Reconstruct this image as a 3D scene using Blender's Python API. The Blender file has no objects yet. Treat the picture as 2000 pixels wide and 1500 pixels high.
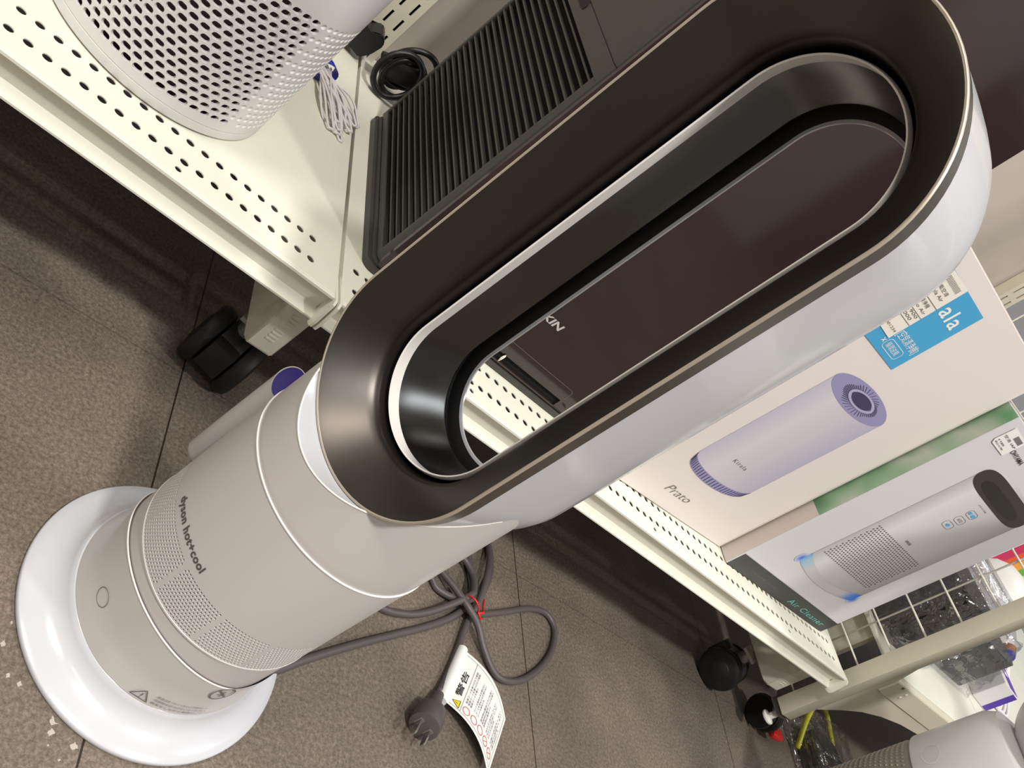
import bpy, bmesh, math, random
from mathutils import Vector, Matrix
random.seed(7)
C = bpy.context.scene.collection
SC = bpy.context.scene

# ---------------------------------------------------------------- camera
RX = (0.6422832, 0.50949743, 0.57261215)      # rows: world axes seen from the camera
RM = Matrix(((0.6422832, -0.08382898, 0.76186941),
             (0.50949743, -0.69590234, -0.50609516),
             (0.57261215, 0.71322692, -0.40425573)))
cam_d = bpy.data.cameras.new('camera')
cam = bpy.data.objects.new('camera', cam_d)
C.objects.link(cam)
right, down, fwd = Vector(RM[0]), Vector(RM[1]), Vector(RM[2])
m3 = Matrix((right, -down, -fwd)).transposed()
cam.matrix_world = Matrix.Translation((0, 0, 0.526)) @ m3.to_4x4()
cam_d.sensor_fit = 'HORIZONTAL'
cam_d.sensor_width = 36.0
cam_d.lens = 36.0 * 1718.8 / 2000.0
cam_d.clip_start = 0.02
SC.camera = cam

# ---------------------------------------------------------------- light
w = bpy.data.worlds.new('world')
SC.world = w
w.use_nodes = True
w.node_tree.nodes['Background'].inputs[0].default_value = (0.86, 0.84, 0.82, 1)
w.node_tree.nodes['Background'].inputs[1].default_value = 0.27


def area(name, loc, sx, sy, power, col=(1, 0.97, 0.93), aim=None):
    d = bpy.data.lights.new(name, 'AREA')
    d.shape = 'RECTANGLE'
    d.size, d.size_y, d.energy, d.color = sx, sy, power, col
    o = bpy.data.objects.new(name, d)
    o.location = loc
    if aim is not None:
        o.rotation_euler = (Vector(aim) - Vector(loc)).to_track_quat('-Z', 'Y').to_euler()
    C.objects.link(o)
    return o


area('ceiling_lamp', (0.05, -0.95, 2.62), 0.20, 0.20, 55)
area('ceiling_lamp', (1.75, -1.10, 2.62), 0.22, 0.22, 36)
area('ceiling_lamp', (-1.38, 0.05, 2.62), 0.35, 0.75, 42, (1, 0.95, 0.88))
area('ceiling_tube', (-0.9, -1.5, 2.62), 1.2, 0.25, 13, (0.88, 0.95, 1.0))
area('ceiling_tube', (2.80, 0.55, 2.62), 0.5, 0.9, 24, (0.86, 0.94, 1.0))
SC.view_settings.view_transform = 'Standard'
SC.view_settings.look = 'None'
SC.view_settings.exposure = 0.22
SC.view_settings.gamma = 1.0
SC.view_settings.use_curve_mapping = False


# ---------------------------------------------------------------- materials
def srgb(r, g, b):
    def f(c):
        c /= 255.0
        return c / 12.92 if c <= 0.04045 else ((c + 0.055) / 1.055) ** 2.4
    return (f(r), f(g), f(b), 1.0)


def mat(name, col, rough=0.5, metal=0.0, spec=0.5, coat=0.0, noise=0.0, nscale=40.0, bump=0.0, bscale=300.0,
        trans=0.0, alpha=1.0, ior=1.45):
    m = bpy.data.materials.new(name)
    m.use_nodes = True
    nt = m.node_tree
    b = nt.nodes['Principled BSDF']
    b.inputs['Base Color'].default_value = col
    b.inputs['Roughness'].default_value = rough
    b.inputs['Metallic'].default_value = metal
    b.inputs['Specular IOR Level'].default_value = spec
    b.inputs['Coat Weight'].default_value = coat
    b.inputs['Coat Roughness'].default_value = 0.05
    b.inputs['Transmission Weight'].default_value = trans
    b.inputs['Alpha'].default_value = alpha
    b.inputs['IOR'].default_value = ior
    tc = nt.nodes.new('ShaderNodeTexCoord')
    if noise > 0:
        n = nt.nodes.new('ShaderNodeTexNoise')
        n.inputs['Scale'].default_value = nscale
        n.inputs['Detail'].default_value = 5
        nt.links.new(tc.outputs['Object'], n.inputs['Vector'])
        mr = nt.nodes.new('ShaderNodeMapRange')
        mr.inputs[1].default_value = 0.3
        mr.inputs[2].default_value = 0.7
        mr.inputs[3].default_value = 1 - noise
        mr.inputs[4].default_value = 1 + noise * 0.5
        nt.links.new(n.outputs['Fac'], mr.inputs[0])
        mx = nt.nodes.new('ShaderNodeMix')
        mx.data_type = 'RGBA'
        mx.blend_type = 'MULTIPLY'
        mx.inputs['Factor'].default_value = 1.0
        mx.inputs[6].default_value = col
        nt.links.new(mr.outputs[0], mx.inputs[7])
        nt.links.new(mx.outputs[2], b.inputs['Base Color'])
    if bump > 0:
        n2 = nt.nodes.new('ShaderNodeTexNoise')
        n2.inputs['Scale'].default_value = bscale
        n2.inputs['Detail'].default_value = 3
        nt.links.new(tc.outputs['Object'], n2.inputs['Vector'])
        bp = nt.nodes.new('ShaderNodeBump')
        bp.inputs['Strength'].default_value = bump
        bp.inputs['Distance'].default_value = 0.002
        nt.links.new(n2.outputs['Fac'], bp.inputs['Height'])
        nt.links.new(bp.outputs[0], b.inputs['Normal'])
    return m


def floor_mat():
    m = bpy.data.materials.new('vinyl_floor')
    m.use_nodes = True
    nt = m.node_tree
    N, L = nt.nodes, nt.links
    b = N['Principled BSDF']
    tc = N.new('ShaderNodeTexCoord')

    def noise(scale, detail=6, rough=0.6):
        n = N.new('ShaderNodeTexNoise')
        n.inputs['Scale'].default_value = scale
        n.inputs['Detail'].default_value = detail
        n.inputs['Roughness'].default_value = rough
        L.new(tc.outputs['Object'], n.inputs['Vector'])
        return n

    def ramp(src, stops):
        r = N.new('ShaderNodeValToRGB')
        e = r.color_ramp.elements
        e[0].position, e[0].color = stops[0]
        e[1].position, e[1].color = stops[-1]
        for p, c in stops[1:-1]:
            x = e.new(p)
            x.color = c
        L.new(src, r.inputs[0])
        return r

    def mix(fac, a, bcol, mode='MIX', f=1.0):
        x = N.new('ShaderNodeMix')
        x.data_type = 'RGBA'
        x.blend_type = mode
        if fac is None:
            x.inputs['Factor'].default_value = f
        else:
            L.new(fac, x.inputs['Factor'])
        for s, v in ((6, a), (7, bcol)):
            if isinstance(v, tuple):
                x.inputs[s].default_value = v
            else:
                L.new(v, x.inputs[s])
        return x.outputs[2]

    n1 = noise(300, 9, 0.85)
    base = ramp(n1.outputs['Fac'], [(0.34, srgb(72, 62, 55)), (0.49, srgb(111, 101, 91)), (0.67, srgb(152, 141, 130))])
    n2 = noise(7, 3)
    big = ramp(n2.outputs['Fac'], [(0.35, (0.80, 0.79, 0.78, 1)), (0.65, (1.08, 1.06, 1.04, 1))])
    col = mix(None, base.outputs[0], big.outputs[0], 'MULTIPLY')
    # pale stone chips, gathered in patches
    v = N.new('ShaderNodeTexVoronoi')
    v.inputs['Scale'].default_value = 115
    v.inputs['Randomness'].default_value = 1.0
    v.distance = 'MANHATTAN'
    nd_ = noise(160, 2)
    vm = N.new('ShaderNodeVectorMath')
    vm.operation = 'MULTIPLY_ADD'
    vm.inputs[1].default_value = (0.006, 0.006, 0.0)
    L.new(nd_.outputs['Color'], vm.inputs[0])
    L.new(tc.outputs['Object'], vm.inputs[2])
    L.new(vm.outputs[0], v.inputs['Vector'])
    lt = N.new('ShaderNodeMath')
    lt.operation = 'LESS_THAN'
    lt.inputs[1].default_value = 0.34
    L.new(v.outputs['Distance'], lt.inputs[0])
    sep = N.new('ShaderNodeSeparateColor')
    L.new(v.outputs['Color'], sep.inputs[0])
    gt = N.new('ShaderNodeMath')
    gt.operation = 'GREATER_THAN'
    gt.inputs[1].default_value = 0.52
    L.new(sep.outputs[0], gt.inputs[0])
    mu = N.new('ShaderNodeMath')
    mu.operation = 'MULTIPLY'
    L.new(lt.outputs[0], mu.inputs[0])
    L.new(gt.outputs[0], mu.inputs[1])
    # only the tile in the near left corner carries the chips
    sx = N.new('ShaderNodeSeparateXYZ')
    L.new(tc.outputs['Object'], sx.inputs[0])

    def cmp(out, op, val):
        q = N.new('ShaderNodeMath')
        q.operation = op
        q.inputs[1].default_value = val
        L.new(out, q.inputs[0])
        return q.outputs[0]

    c1 = cmp(sx.outputs[0], 'LESS_THAN', 0.25)
    mu2 = N.new('ShaderNodeMath')
    mu2.operation = 'MULTIPLY'
    L.new(mu.outputs[0], mu2.inputs[0])
    L.new(c1, mu2.inputs[1])
    c2 = cmp(sx.outputs[1], 'LESS_THAN', 0.33)
    mu3 = N.new('ShaderNodeMath')
    mu3.operation = 'MULTIPLY'
    L.new(mu2.outputs[0], mu3.inputs[0])
    L.new(c2, mu3.inputs[1])
    col = mix(mu3.outputs[0], col, srgb(178, 170, 160))
    # tile joints
    P = 0.4572

    def joint(out, off):
        a = N.new('ShaderNodeMath')
        a.operation = 'ADD'
        a.inputs[1].default_value = 20 * P - off
        L.new(out, a.inputs[0])
        q = N.new('ShaderNodeMath')
        q.operation = 'PINGPONG'
        q.inputs[1].default_value = P / 2
        L.new(a.outputs[0], q.inputs[0])
        return cmp(q.outputs[0], 'LESS_THAN', 0.0008)

    j1 = joint(sx.outputs[0], 0.2505)
    j2 = joint(sx.outputs[1], 0.5795)
    faint = mix(None, col, (0.72, 0.70, 0.68, 1), 'MULTIPLY')
    col = mix(j2, col, faint)
    col = mix(j1, col, srgb(45, 37, 32))
    L.new(col, b.inputs['Base Color'])
    b.inputs['Roughness'].default_value = 0.42
    b.inputs['Specular IOR Level'].default_value = 0.35
    bp = N.new('ShaderNodeBump')
    bp.inputs['Strength'].default_value = 0.12
    bp.inputs['Distance'].default_value = 0.001
    L.new(n1.outputs['Fac'], bp.inputs['Height'])
    L.new(bp.outputs[0], b.inputs['Normal'])
    return m


def gradient_mat(name, stops, axis=0, lo=0.0, hi=1.0, rough=0.5, noise=None):
    """printed picture: a colour run along one object axis"""
    m = bpy.data.materials.new(name)
    m.use_nodes = True
    nt = m.node_tree
    N, L = nt.nodes, nt.links
    b = N['Principled BSDF']
    tc = N.new('ShaderNodeTexCoord')
    s = N.new('ShaderNodeSeparateXYZ')
    L.new(tc.outputs['Object'], s.inputs[0])
    mr = N.new('ShaderNodeMapRange')
    mr.inputs[1].default_value = lo
    mr.inputs[2].default_value = hi
    L.new(s.outputs[axis], mr.inputs[0])
    src = mr.outputs[0]
    if noise:
        n = N.new('ShaderNodeTexNoise')
        n.inputs['Scale'].default_value = noise
        n.inputs['Detail'].default_value = 1.5
        L.new(tc.outputs['Object'], n.inputs['Vector'])
        src = n.outputs['Fac']
    r = N.new('ShaderNodeValToRGB')
    e = r.color_ramp.elements
    e[0].position, e[0].color = stops[0]
    e[1].position, e[1].color = stops[-1]
    for p, c in stops[1:-1]:
        x = e.new(p)
        x.color = c
    L.new(src, r.inputs[0])
    L.new(r.outputs[0], b.inputs['Base Color'])
    b.inputs['Roughness'].default_value = rough
    return m


M = {}
M['floor'] = floor_mat()
M['shelf'] = mat('ivory_painted_steel', srgb(230, 228, 212), 0.45, noise=0.03, nscale=18)
M['shelf_dark'] = mat('aged_ivory_steel', srgb(212, 205, 184), 0.45, noise=0.05, nscale=12)
M['panel'] = mat('grey_beige_backboard', srgb(186, 176, 166), 0.6, noise=0.03)
M['fan_body'] = mat('warm_grey_satin_plastic', srgb(203, 198, 194), 0.36, spec=0.5, coat=0.12)
M['fan_lower'] = mat('pale_grey_plastic', srgb(198, 194, 188), 0.30, coat=0.3, noise=0.02, nscale=60)
M['gloss_white'] = mat('gloss_white_plastic', srgb(198, 199, 203), 0.20, coat=0.3, noise=0.02, nscale=25)
M['ring_white'] = mat('white_edge', srgb(238, 232, 226), 0.3)
M['black_satin'] = mat('satin_black_nickel', srgb(88, 83, 79), 0.40, metal=1.0, spec=0.6)
M['duct'] = mat('dark_grey_satin_duct', srgb(88, 86, 84), 0.28, metal=1.0, spec=0.6)
M['rim_edge'] = mat('rim_edge_highlight', srgb(206, 194, 178), 0.38, metal=0.6)  # pale beige paints in the light caught by the rim chamfer
M['rim_metal'] = mat('gunmetal_rim', srgb(112, 104, 97), 0.30, metal=0.9)
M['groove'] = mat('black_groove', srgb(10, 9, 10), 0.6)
M['black'] = mat('black_plastic', srgb(24, 23, 24), 0.4)
M['rubber'] = mat('black_rubber', srgb(22, 21, 21), 0.55)
M['hole'] = mat('hole_interior', srgb(84, 68, 68), 0.8)
M['cord'] = mat('dark_grey_cord', srgb(88, 80, 80), 0.42)
M['pin'] = mat('nickel_pin', srgb(200, 195, 188), 0.2, metal=1.0)
M['red'] = mat('red_plastic', srgb(214, 40, 34), 0.35)
M['paper'] = mat('white_paper', srgb(236, 236, 232), 0.55)
M['ink'] = mat('black_ink', srgb(40, 38, 38), 0.6)
M['ink_grey'] = mat('grey_ink', srgb(112, 108, 106), 0.6)
M['ink_brown'] = mat('brown_grey_ink', srgb(92, 82, 78), 0.5)
M['red_ink'] = mat('red_ink', srgb(206, 92, 84), 0.6)
M['yellow'] = mat('yellow_ink', srgb(236, 214, 40), 0.5)
M['purple'] = mat('purple_plastic', srgb(36, 16, 112), 0.25)
M['pure_white'] = mat('white_purifier_plastic', srgb(216, 215, 213), 0.38, coat=0.1)
M['dark_plastic'] = mat('charcoal_plastic', srgb(66, 65, 60), 0.5, bump=0.05, bscale=900)
M['dark_void'] = mat('filter_black', srgb(10, 9, 10), 0.9)
M['front_gloss'] = mat('brown_black_gloss_panel', srgb(50, 37, 37), 0.08, spec=0.5, coat=0.3)
M['flap_line'] = mat('flap_edge', srgb(110, 100, 98), 0.35)
M['logo_silver'] = mat('silver_print', srgb(196, 192, 188), 0.35)
M['card'] = mat('pinkish_white_card', srgb(228, 220, 216), 0.45)
M['card2'] = mat('pale_grey_card', srgb(214, 212, 215), 0.42)
M['card_beige'] = mat('beige_card', srgb(190, 180, 172), 0.5)
M['blue_label'] = mat('sky_blue_label', srgb(72, 164, 212), 0.45)
M['label'] = mat('cream_label', srgb(236, 230, 220), 0.5)
M['cyan_ink'] = mat('teal_ink', srgb(110, 196, 190), 0.5)
M['charcoal_print'] = mat('charcoal_print', srgb(62, 64, 62), 0.45)
M['lav_dark'] = mat('lavender_print', srgb(150, 147, 186), 0.5)
M['lav_ink'] = mat('dark_lavender_ink', srgb(66, 60, 96), 0.5)
M['cable_white'] = mat('white_cable', srgb(222, 216, 216), 0.45)
M['blue'] = mat('blue_tape', srgb(24, 34, 170), 0.4)
M['orange'] = mat('orange_velcro', srgb(168, 96, 44), 0.7)


def film_mat():
    m = bpy.data.materials.new('clear_plastic_film')
    m.use_nodes = True
    nt = m.node_tree
    N, L = nt.nodes, nt.links
    out = N['Material Output']
    N.remove(N['Principled BSDF'])
    tr = N.new('ShaderNodeBsdfTransparent')
    tr.inputs[0].default_value = (0.93, 0.93, 0.95, 1)
    gl = N.new('ShaderNodeBsdfGlossy')
    gl.inputs['Roughness'].default_value = 0.12
    gl.inputs['Color'].default_value = (1, 1, 1, 1)
    tc = N.new('ShaderNodeTexCoord')
    n = N.new('ShaderNodeTexNoise')
    n.inputs['Scale'].default_value = 16
    n.inputs['Detail'].default_value = 4
    n.inputs['Distortion'].default_value = 1.2
    L.new(tc.outputs['Object'], n.inputs['Vector'])
    bp = N.new('ShaderNodeBump')
    bp.inputs['Strength'].default_value = 1.0
    bp.inputs['Distance'].default_value = 0.018
    L.new(n.outputs['Fac'], bp.inputs['Height'])
    L.new(bp.outputs[0], gl.inputs['Normal'])
    mx = N.new('ShaderNodeMixShader')
    mx.inputs[0].default_value = 0.20
    L.new(tr.outputs[0], mx.inputs[1])
    L.new(gl.outputs[0], mx.inputs[2])
    L.new(mx.outputs[0], out.inputs['Surface'])
    return m


M['film'] = film_mat()
M['wrapped'] = mat('dark_grey_wrapped_casing', srgb(66, 66, 62), 0.45)
M['wrapped_black'] = mat('black_wrapped_casing', srgb(26, 24, 23), 0.5)
M['mesh_grey'] = mat('taupe_grille', srgb(146, 139, 128), 0.45)
M['white_obj'] = mat('white_moulded_plastic', srgb(232, 230, 222), 0.35)
M['pack_purple'] = mat('violet_print', srgb(84, 58, 160), 0.4)
M['zinc'] = mat('zinc_bracket', srgb(150, 148, 140), 0.35, metal=0.7)


# ---------------------------------------------------------------- helpers
def obj(name, bm, m, parent=None, smooth=None, loc=None):
    me = bpy.data.meshes.new(name)
    bmesh.ops.recalc_face_normals(bm, faces=bm.faces[:])
    bm.to_mesh(me)
    bm.free()
    for mm in (m if isinstance(m, (list, tuple)) else [m]):
        me.materials.append(mm)
    o = bpy.data.objects.new(name, me)
    C.objects.link(o)
    if parent is not None:
        o.parent = parent
    if loc is not None:
        o.location = loc
    if smooth is not None:
        for p in me.polygons:
            p.use_smooth = True
        if smooth < 180:
            try:
                me.set_sharp_from_angle(angle=math.radians(smooth))
            except Exception:
                pass
    return o


def thing(name, label, cat, loc=(0, 0, 0), rotz=0.0, group=None):
    o = bpy.data.objects.new(name, None)
    o.empty_display_size = 0.05
    C.objects.link(o)
    o.location = loc
    o.rotation_euler = (0, 0, rotz)
    o['label'] = label
    o['category'] = cat
    if group:
        o['group'] = group
    return o


def tag(o, label, cat, group=None):
    o['label'] = label
    o['category'] = cat
    if group:
        o['group'] = group
    return o


def struct(o):
    o['kind'] = 'structure'
    return o


def box(bm, x0, x1, y0, y1, z0, z1, mi=0, bevel=0.0, seg=2):
    vs = [bm.verts.new((x, y, z)) for x in (x0, x1) for y in (y0, y1) for z in (z0, z1)]
    idx = [(0, 1, 3, 2), (4, 6, 7, 5), (0, 4, 5, 1), (2, 3, 7, 6), (0, 2, 6, 4), (1, 5, 7, 3)]
    fs = []
    for q in idx:
        f = bm.faces.new([vs[i] for i in q])
        f.material_index = mi
        fs.append(f)
    if bevel > 0:
        es = list({e for f in fs for e in f.edges})
        r = bmesh.ops.bevel(bm, geom=es, offset=bevel, segments=seg, profile=0.5, affect='EDGES')
        for f in r['faces']:
            f.material_index = mi
    return fs


def prism(bm, pts, a0, a1, axis='z', mi=0):
    """extrude a closed 2D outline along an axis. pts are the two other coordinates in order"""
    def P(p, a):
        if axis == 'z':
            return (p[0], p[1], a)
        if axis == 'x':
            return (a, p[0], p[1])
        return (p[0], a, p[1])
    A = [bm.verts.new(P(p, a0)) for p in pts]
    B = [bm.verts.new(P(p, a1)) for p in pts]
    n = len(pts)
    for i in range(n):
        f = bm.faces.new((A[i], A[(i + 1) % n], B[(i + 1) % n], B[i]))
        f.material_index = mi
    for ring in (A[::-1], B):
        f = bm.faces.new(ring)
        f.material_index = mi


def rrect(x0, x1, y0, y1, r, n=6):
    out = []
    for cx_, cy_, a in ((x1 - r, y1 - r, 0), (x0 + r, y1 - r, 90), (x0 + r, y0 + r, 180), (x1 - r, y0 + r, 270)):
        for i in range(n + 1):
            t = math.radians(a + 90 * i / n)
            out.append((cx_ + r * math.cos(t), cy_ + r * math.sin(t)))
    return out


def lathe(bm, prof, n=96, mi=None, cx_=0, cy_=0, close=False, zfun=None):
    rings = []
    for (r, z) in prof:
        if r < 1e-6:
            rings.append([bm.verts.new((cx_, cy_, z))])
        else:
            rings.append([bm.verts.new((cx_ + r * math.cos(2 * math.pi * i / n), cy_ + r * math.sin(2 * math.pi * i / n), z))
                          for i in range(n)])
    m = len(prof)
    for k in range(m - 1 if not close else m):
        a, b = rings[k], rings[(k + 1) % m]
        for i in range(n):
            j = (i + 1) % n
            if len(a) == 1 and len(b) == 1:
                continue
            if len(a) == 1:
                f = bm.faces.new((a[0], b[j], b[i]))
            elif len(b) == 1:
                f = bm.faces.new((a[i], a[j], b[0]))
            else:
                f = bm.faces.new((a[i], a[j], b[j], b[i]))
            if mi is not None:
                f.material_index = mi[k]
    return rings


def smooth_path(pts, sub=6, closed=False):
    P = [Vector(p) for p in pts]
    out = []
    n = len(P)
    rng = range(n if closed else n - 1)
    for i in rng:
        if closed:
            p0, p1, p2, p3 = P[(i - 1) % n], P[i], P[(i + 1) % n], P[(i + 2) % n]
        else:
            p0, p1, p2, p3 = P[max(i - 1, 0)], P[i], P[i + 1], P[min(i + 2, n - 1)]
        for s in range(sub):
            t = s / sub
            out.append(0.5 * ((2 * p1) + (-p0 + p2) * t + (2 * p0 - 5 * p1 + 4 * p2 - p3) * t * t +
                              (-p0 + 3 * p1 - 3 * p2 + p3) * t * t * t))
    if not closed:
        out.append(P[-1])
    return out


def tube(bm, pts, r, n=10, closed=False, caps=True, mi=0):
    pts = [Vector(p) for p in pts]
    m = len(pts)
    rs = r if isinstance(r, (list, tuple)) else [r] * m
    rings = []
    up = None
    for i in range(m):
        if closed:
            t = (pts[(i + 1) % m] - pts[(i - 1) % m])
        else:
            t = pts[min(i + 1, m - 1)] - pts[max(i - 1, 0)]
        t.normalize()
        if up is None:
            up = Vector((0, 0, 1)) if abs(t.z) < 0.9 else Vector((1, 0, 0))
        u = up - t * up.dot(t)
        if u.length < 1e-6:
            u = t.orthogonal()
        u.normalize()
        up = u
        v = t.cross(u)
        rings.append([bm.verts.new(pts[i] + (u * math.cos(2 * math.pi * k / n) + v * math.sin(2 * math.pi * k / n)) * rs[i])
                      for k in range(n)])
    for i in range(m if closed else m - 1):
        a, b = rings[i], rings[(i + 1) % m]
        for k in range(n):
            f = bm.faces.new((a[k], a[(k + 1) % n], b[(k + 1) % n], b[k]))
            f.material_index = mi
    if caps and not closed:
        bm.faces.new(rings[0][::-1]).material_index = mi
        bm.faces.new(rings[-1]).material_index = mi


def text_bm(s, size=1.0, shear=0.0, bold=0.0, align='LEFT', spacing=1.0, res=3):
    """flat text as a bmesh in the XY plane"""
    c = bpy.data.curves.new('t', 'FONT')
    c.body = s
    c.size = size
    c.shear = shear
    c.offset = bold
    c.align_x = align
    c.space_character = spacing
    c.resolution_u = res
    o = bpy.data.objects.new('t', c)
    C.objects.link(o)
    bpy.context.view_layer.update()
    dg = bpy.context.evaluated_depsgraph_get()
    me = bpy.data.meshes.new_from_object(o.evaluated_get(dg))
    bm = bmesh.new()
    bm.from_mesh(me)
    bpy.data.objects.remove(o)
    bpy.data.curves.remove(c)
    bpy.data.meshes.remove(me)
    return bm


def bounds(bm):
    xs = [v.co.x for v in bm.verts]
    ys = [v.co.y for v in bm.verts]
    return min(xs), max(xs), min(ys), max(ys)


def fit_text(s, x0, x1, y0, y1, **k):
    bm = text_bm(s, 1.0, **k)
    a, b, c, d = bounds(bm)
    for v in bm.verts:
        v.co.x = x0 + (v.co.x - a) / (b - a) * (x1 - x0)
        v.co.y = y0 + (v.co.y - c) / (d - c) * (y1 - y0)
        v.co.z = 0
    return bm


def join(dst, src, fn=None, mi=0):
    """copy src bmesh into dst through fn(co)->co and free src"""
    mp = {}
    for v in src.verts:
        mp[v] = dst.verts.new(fn(v.co) if fn else v.co)
    for f in src.faces:
        try:
            nf = dst.faces.new([mp[v] for v in f.verts])
            nf.material_index = mi
        except ValueError:
            pass
    src.free()


def poly(bm, pts, fn=None, mi=0):
    f = bm.faces.new([bm.verts.new(fn(Vector((p[0], p[1], 0))) if fn else (p[0], p[1], 0)) for p in pts])
    f.material_index = mi
    return f


def ring2d(bm, cx_, cy_, rx, ry, wd, fn=None, n=32, mi=0):
    a, b = [], []
    for i in range(n):
        t = 2 * math.pi * i / n
        p = Vector((cx_ + rx * math.cos(t), cy_ + ry * math.sin(t), 0))
        q = Vector((cx_ + (rx - wd) * math.cos(t), cy_ + (ry - wd) * math.sin(t), 0))
        a.append(bm.verts.new(fn(p) if fn else p))
        b.append(bm.verts.new(fn(q) if fn else q))
    for i in range(n):
        j = (i + 1) % n
        bm.faces.new((a[i], a[j], b[j], b[i])).material_index = mi


def stroke2d(bm, p, q, wd, fn=None, mi=0):
    p, q = Vector((p[0], p[1], 0)), Vector((q[0], q[1], 0))
    d = (q - p).normalized()
    s = Vector((-d.y, d.x, 0)) * wd / 2
    c = [p + s, p - s, q - s, q + s]
    bm.faces.new([bm.verts.new(fn(x) if fn else x) for x in c]).material_index = mi


def perf_cells(bm, fn, u0, nu, pu, v0, nv, pv, hw, hh, depth, kind=None, stagger=True, ur=1.0, dimple=0.0):
    """sheet of cells on a parameter plane (u along, v up), each with an oblong hole.
    fn(u, v, d) -> point, d = depth under the surface. kind(i, j, u, v) -> 'hole' | 'plain' | 'dimple'"""
    for j in range(nv):
        off = pu / 2 if (stagger and j % 2) else 0.0
        vc = v0 + (j + 0.5) * pv
        for i in range(nu):
            uc = u0 + (i + 0.5) * pu + off
            k = kind(i, j, uc, vc)
            if k is None:
                continue
            cell = [(-.5, -.5), (-.25, -.5), (0, -.5), (.25, -.5), (.5, -.5), (.5, 0), (.5, .5), (.25, .5), (0, .5), (-.25, .5), (-.5, .5), (-.5, 0)]
            outer = [bm.verts.new(fn(uc + a * pu, vc + b * pv, 0)) for a, b in cell]
            NC = 12
            if k == 'plain':
                bm.faces.new(outer)
                continue
            hu = hh / ur
            s = max(hw - hu, 0)
            hp = []
            for a, b in cell:
                sa = 1 if a > 0 else -1
                sb = 1 if b > 0 else -1
                if b == 0:
                    hp.append((hw * sa, 0))
                elif a == 0:
                    hp.append((0, hh * sb))
                elif abs(a) < 0.3:
                    hp.append(((s + hu * 0.26) * sa, hh * 0.97 * sb))
                else:
                    hp.append(((s + hu * 0.76) * sa, hh * 0.65 * sb))
            inner = [bm.verts.new(fn(uc + a, vc + b, 0)) for a, b in hp]
            for q in range(NC):
                r = (q + 1) % NC
                bm.faces.new((outer[q], outer[r], inner[r], inner[q]))
            if k == 'hole':
                low = [bm.verts.new(fn(uc + a * 0.93, vc + b * 0.93, depth)) for a, b in hp]
                for q in range(NC):
                    r = (q + 1) % NC
                    bm.faces.new((inner[q], inner[r], low[r], low[q]))
            else:
                low = [bm.verts.new(fn(uc + a * 0.6, vc + b * 0.6, dimple)) for a, b in hp]
                for q in range(NC):
                    r = (q + 1) % NC
                    bm.faces.new((inner[q], inner[r], low[r], low[q]))
                bm.faces.new(low)


# ---------------------------------------------------------------- floor and back structure
bm = bmesh.new()
box(bm, -3.5, 4.5, -3.0, 3.5, -0.02, 0.0)
struct(obj('floor', bm, M['floor']))
SHZ = 0.19            # shelf surface
YF = 0.5285           # shelf front edge
YB = 0.985            # back board plane

# store around: ceiling and the far side of the aisle (seen only in reflections)
bm = bmesh.new()
box(bm, -3.5, 4.5, -3.0, 3.5, 2.70, 2.74)
struct(obj('ceiling', bm, mat('white_ceiling', srgb(225, 222, 216), 0.8)))
bm = bmesh.new()
box(bm, -3.5, 4.5, -2.62, -2.55, 0.0, 1.35)
struct(obj('wall_front', bm, mat('aisle_partition', srgb(112, 96, 86), 0.7, noise=0.3, nscale=4)))
bm = bmesh.new()
box(bm, 2.38, 2.80, -2.50, -2.20, 0.0, 2.70)
struct(obj('reflected_pillar_1', bm, mat('grey_aisle_pillar', srgb(232, 224, 226), 0.6)))  # unseen pillar, added for its reflection in the gloss front panel
# back board, one panel per bay
for n_, (xa, xb) in enumerate(((-0.63, 0.262), (0.264, 1.165))):
    bm = bmesh.new()
    box(bm, xa, xb, YB, YB + 0.012, 0.10, 1.75)
    o = obj('back_panel', bm, M['panel'])
    tag(o, ('grey-beige back board behind the white perforated purifier', 'grey-beige back board behind the black purifier and boxed purifiers')[n_], 'panel')


def upright(x0, name_label):
    """double slotted upright post, slots are real recesses shown as dark inner channel behind cut strips"""
    bm = bmesh.new()
    x1 = x0 + 0.033
    zt = 1.78
    y0, y1 = 0.965, 0.984
    sl = [(x0 + 0.0075, x0 + 0.0105), (x0 + 0.0225, x0 + 0.0255)]
    cuts = [x0, sl[0][0], sl[0][1], sl[1][0], sl[1][1], x1]
    # solid strips
    for a, b in ((0, 1), (2, 3), (4, 5)):
        box(bm, cuts[a], cuts[b], y0, y0 + 0.002, 0.0, zt)
    z = 0.05
    for a, b in sl:
        z = 0.05
        while z < 1.0:
            box(bm, a, b, y0, y0 + 0.002, z, z + 0.0085)      # bridge between slots
            z += 0.025
        box(bm, a, b, y0, y0 + 0.002, z, zt)
    box(bm, x0, x0 + 0.002, y0 + 0.002, y1, 0.0, zt)
    box(bm, x1 - 0.002, x1, y0 + 0.002, y1, 0.0, zt)
    o = obj('shelf_upright', bm, M['shelf_dark'])
    tag(o, name_label, 'post')
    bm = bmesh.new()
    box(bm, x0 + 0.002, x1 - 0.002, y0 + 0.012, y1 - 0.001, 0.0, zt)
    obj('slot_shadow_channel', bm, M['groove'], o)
    return o


upright(0.2465, 'slotted ivory shelf upright between the white purifier and the black purifier')
upright(1.1500, 'slotted ivory shelf upright at the far right end behind the boxes')


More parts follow.
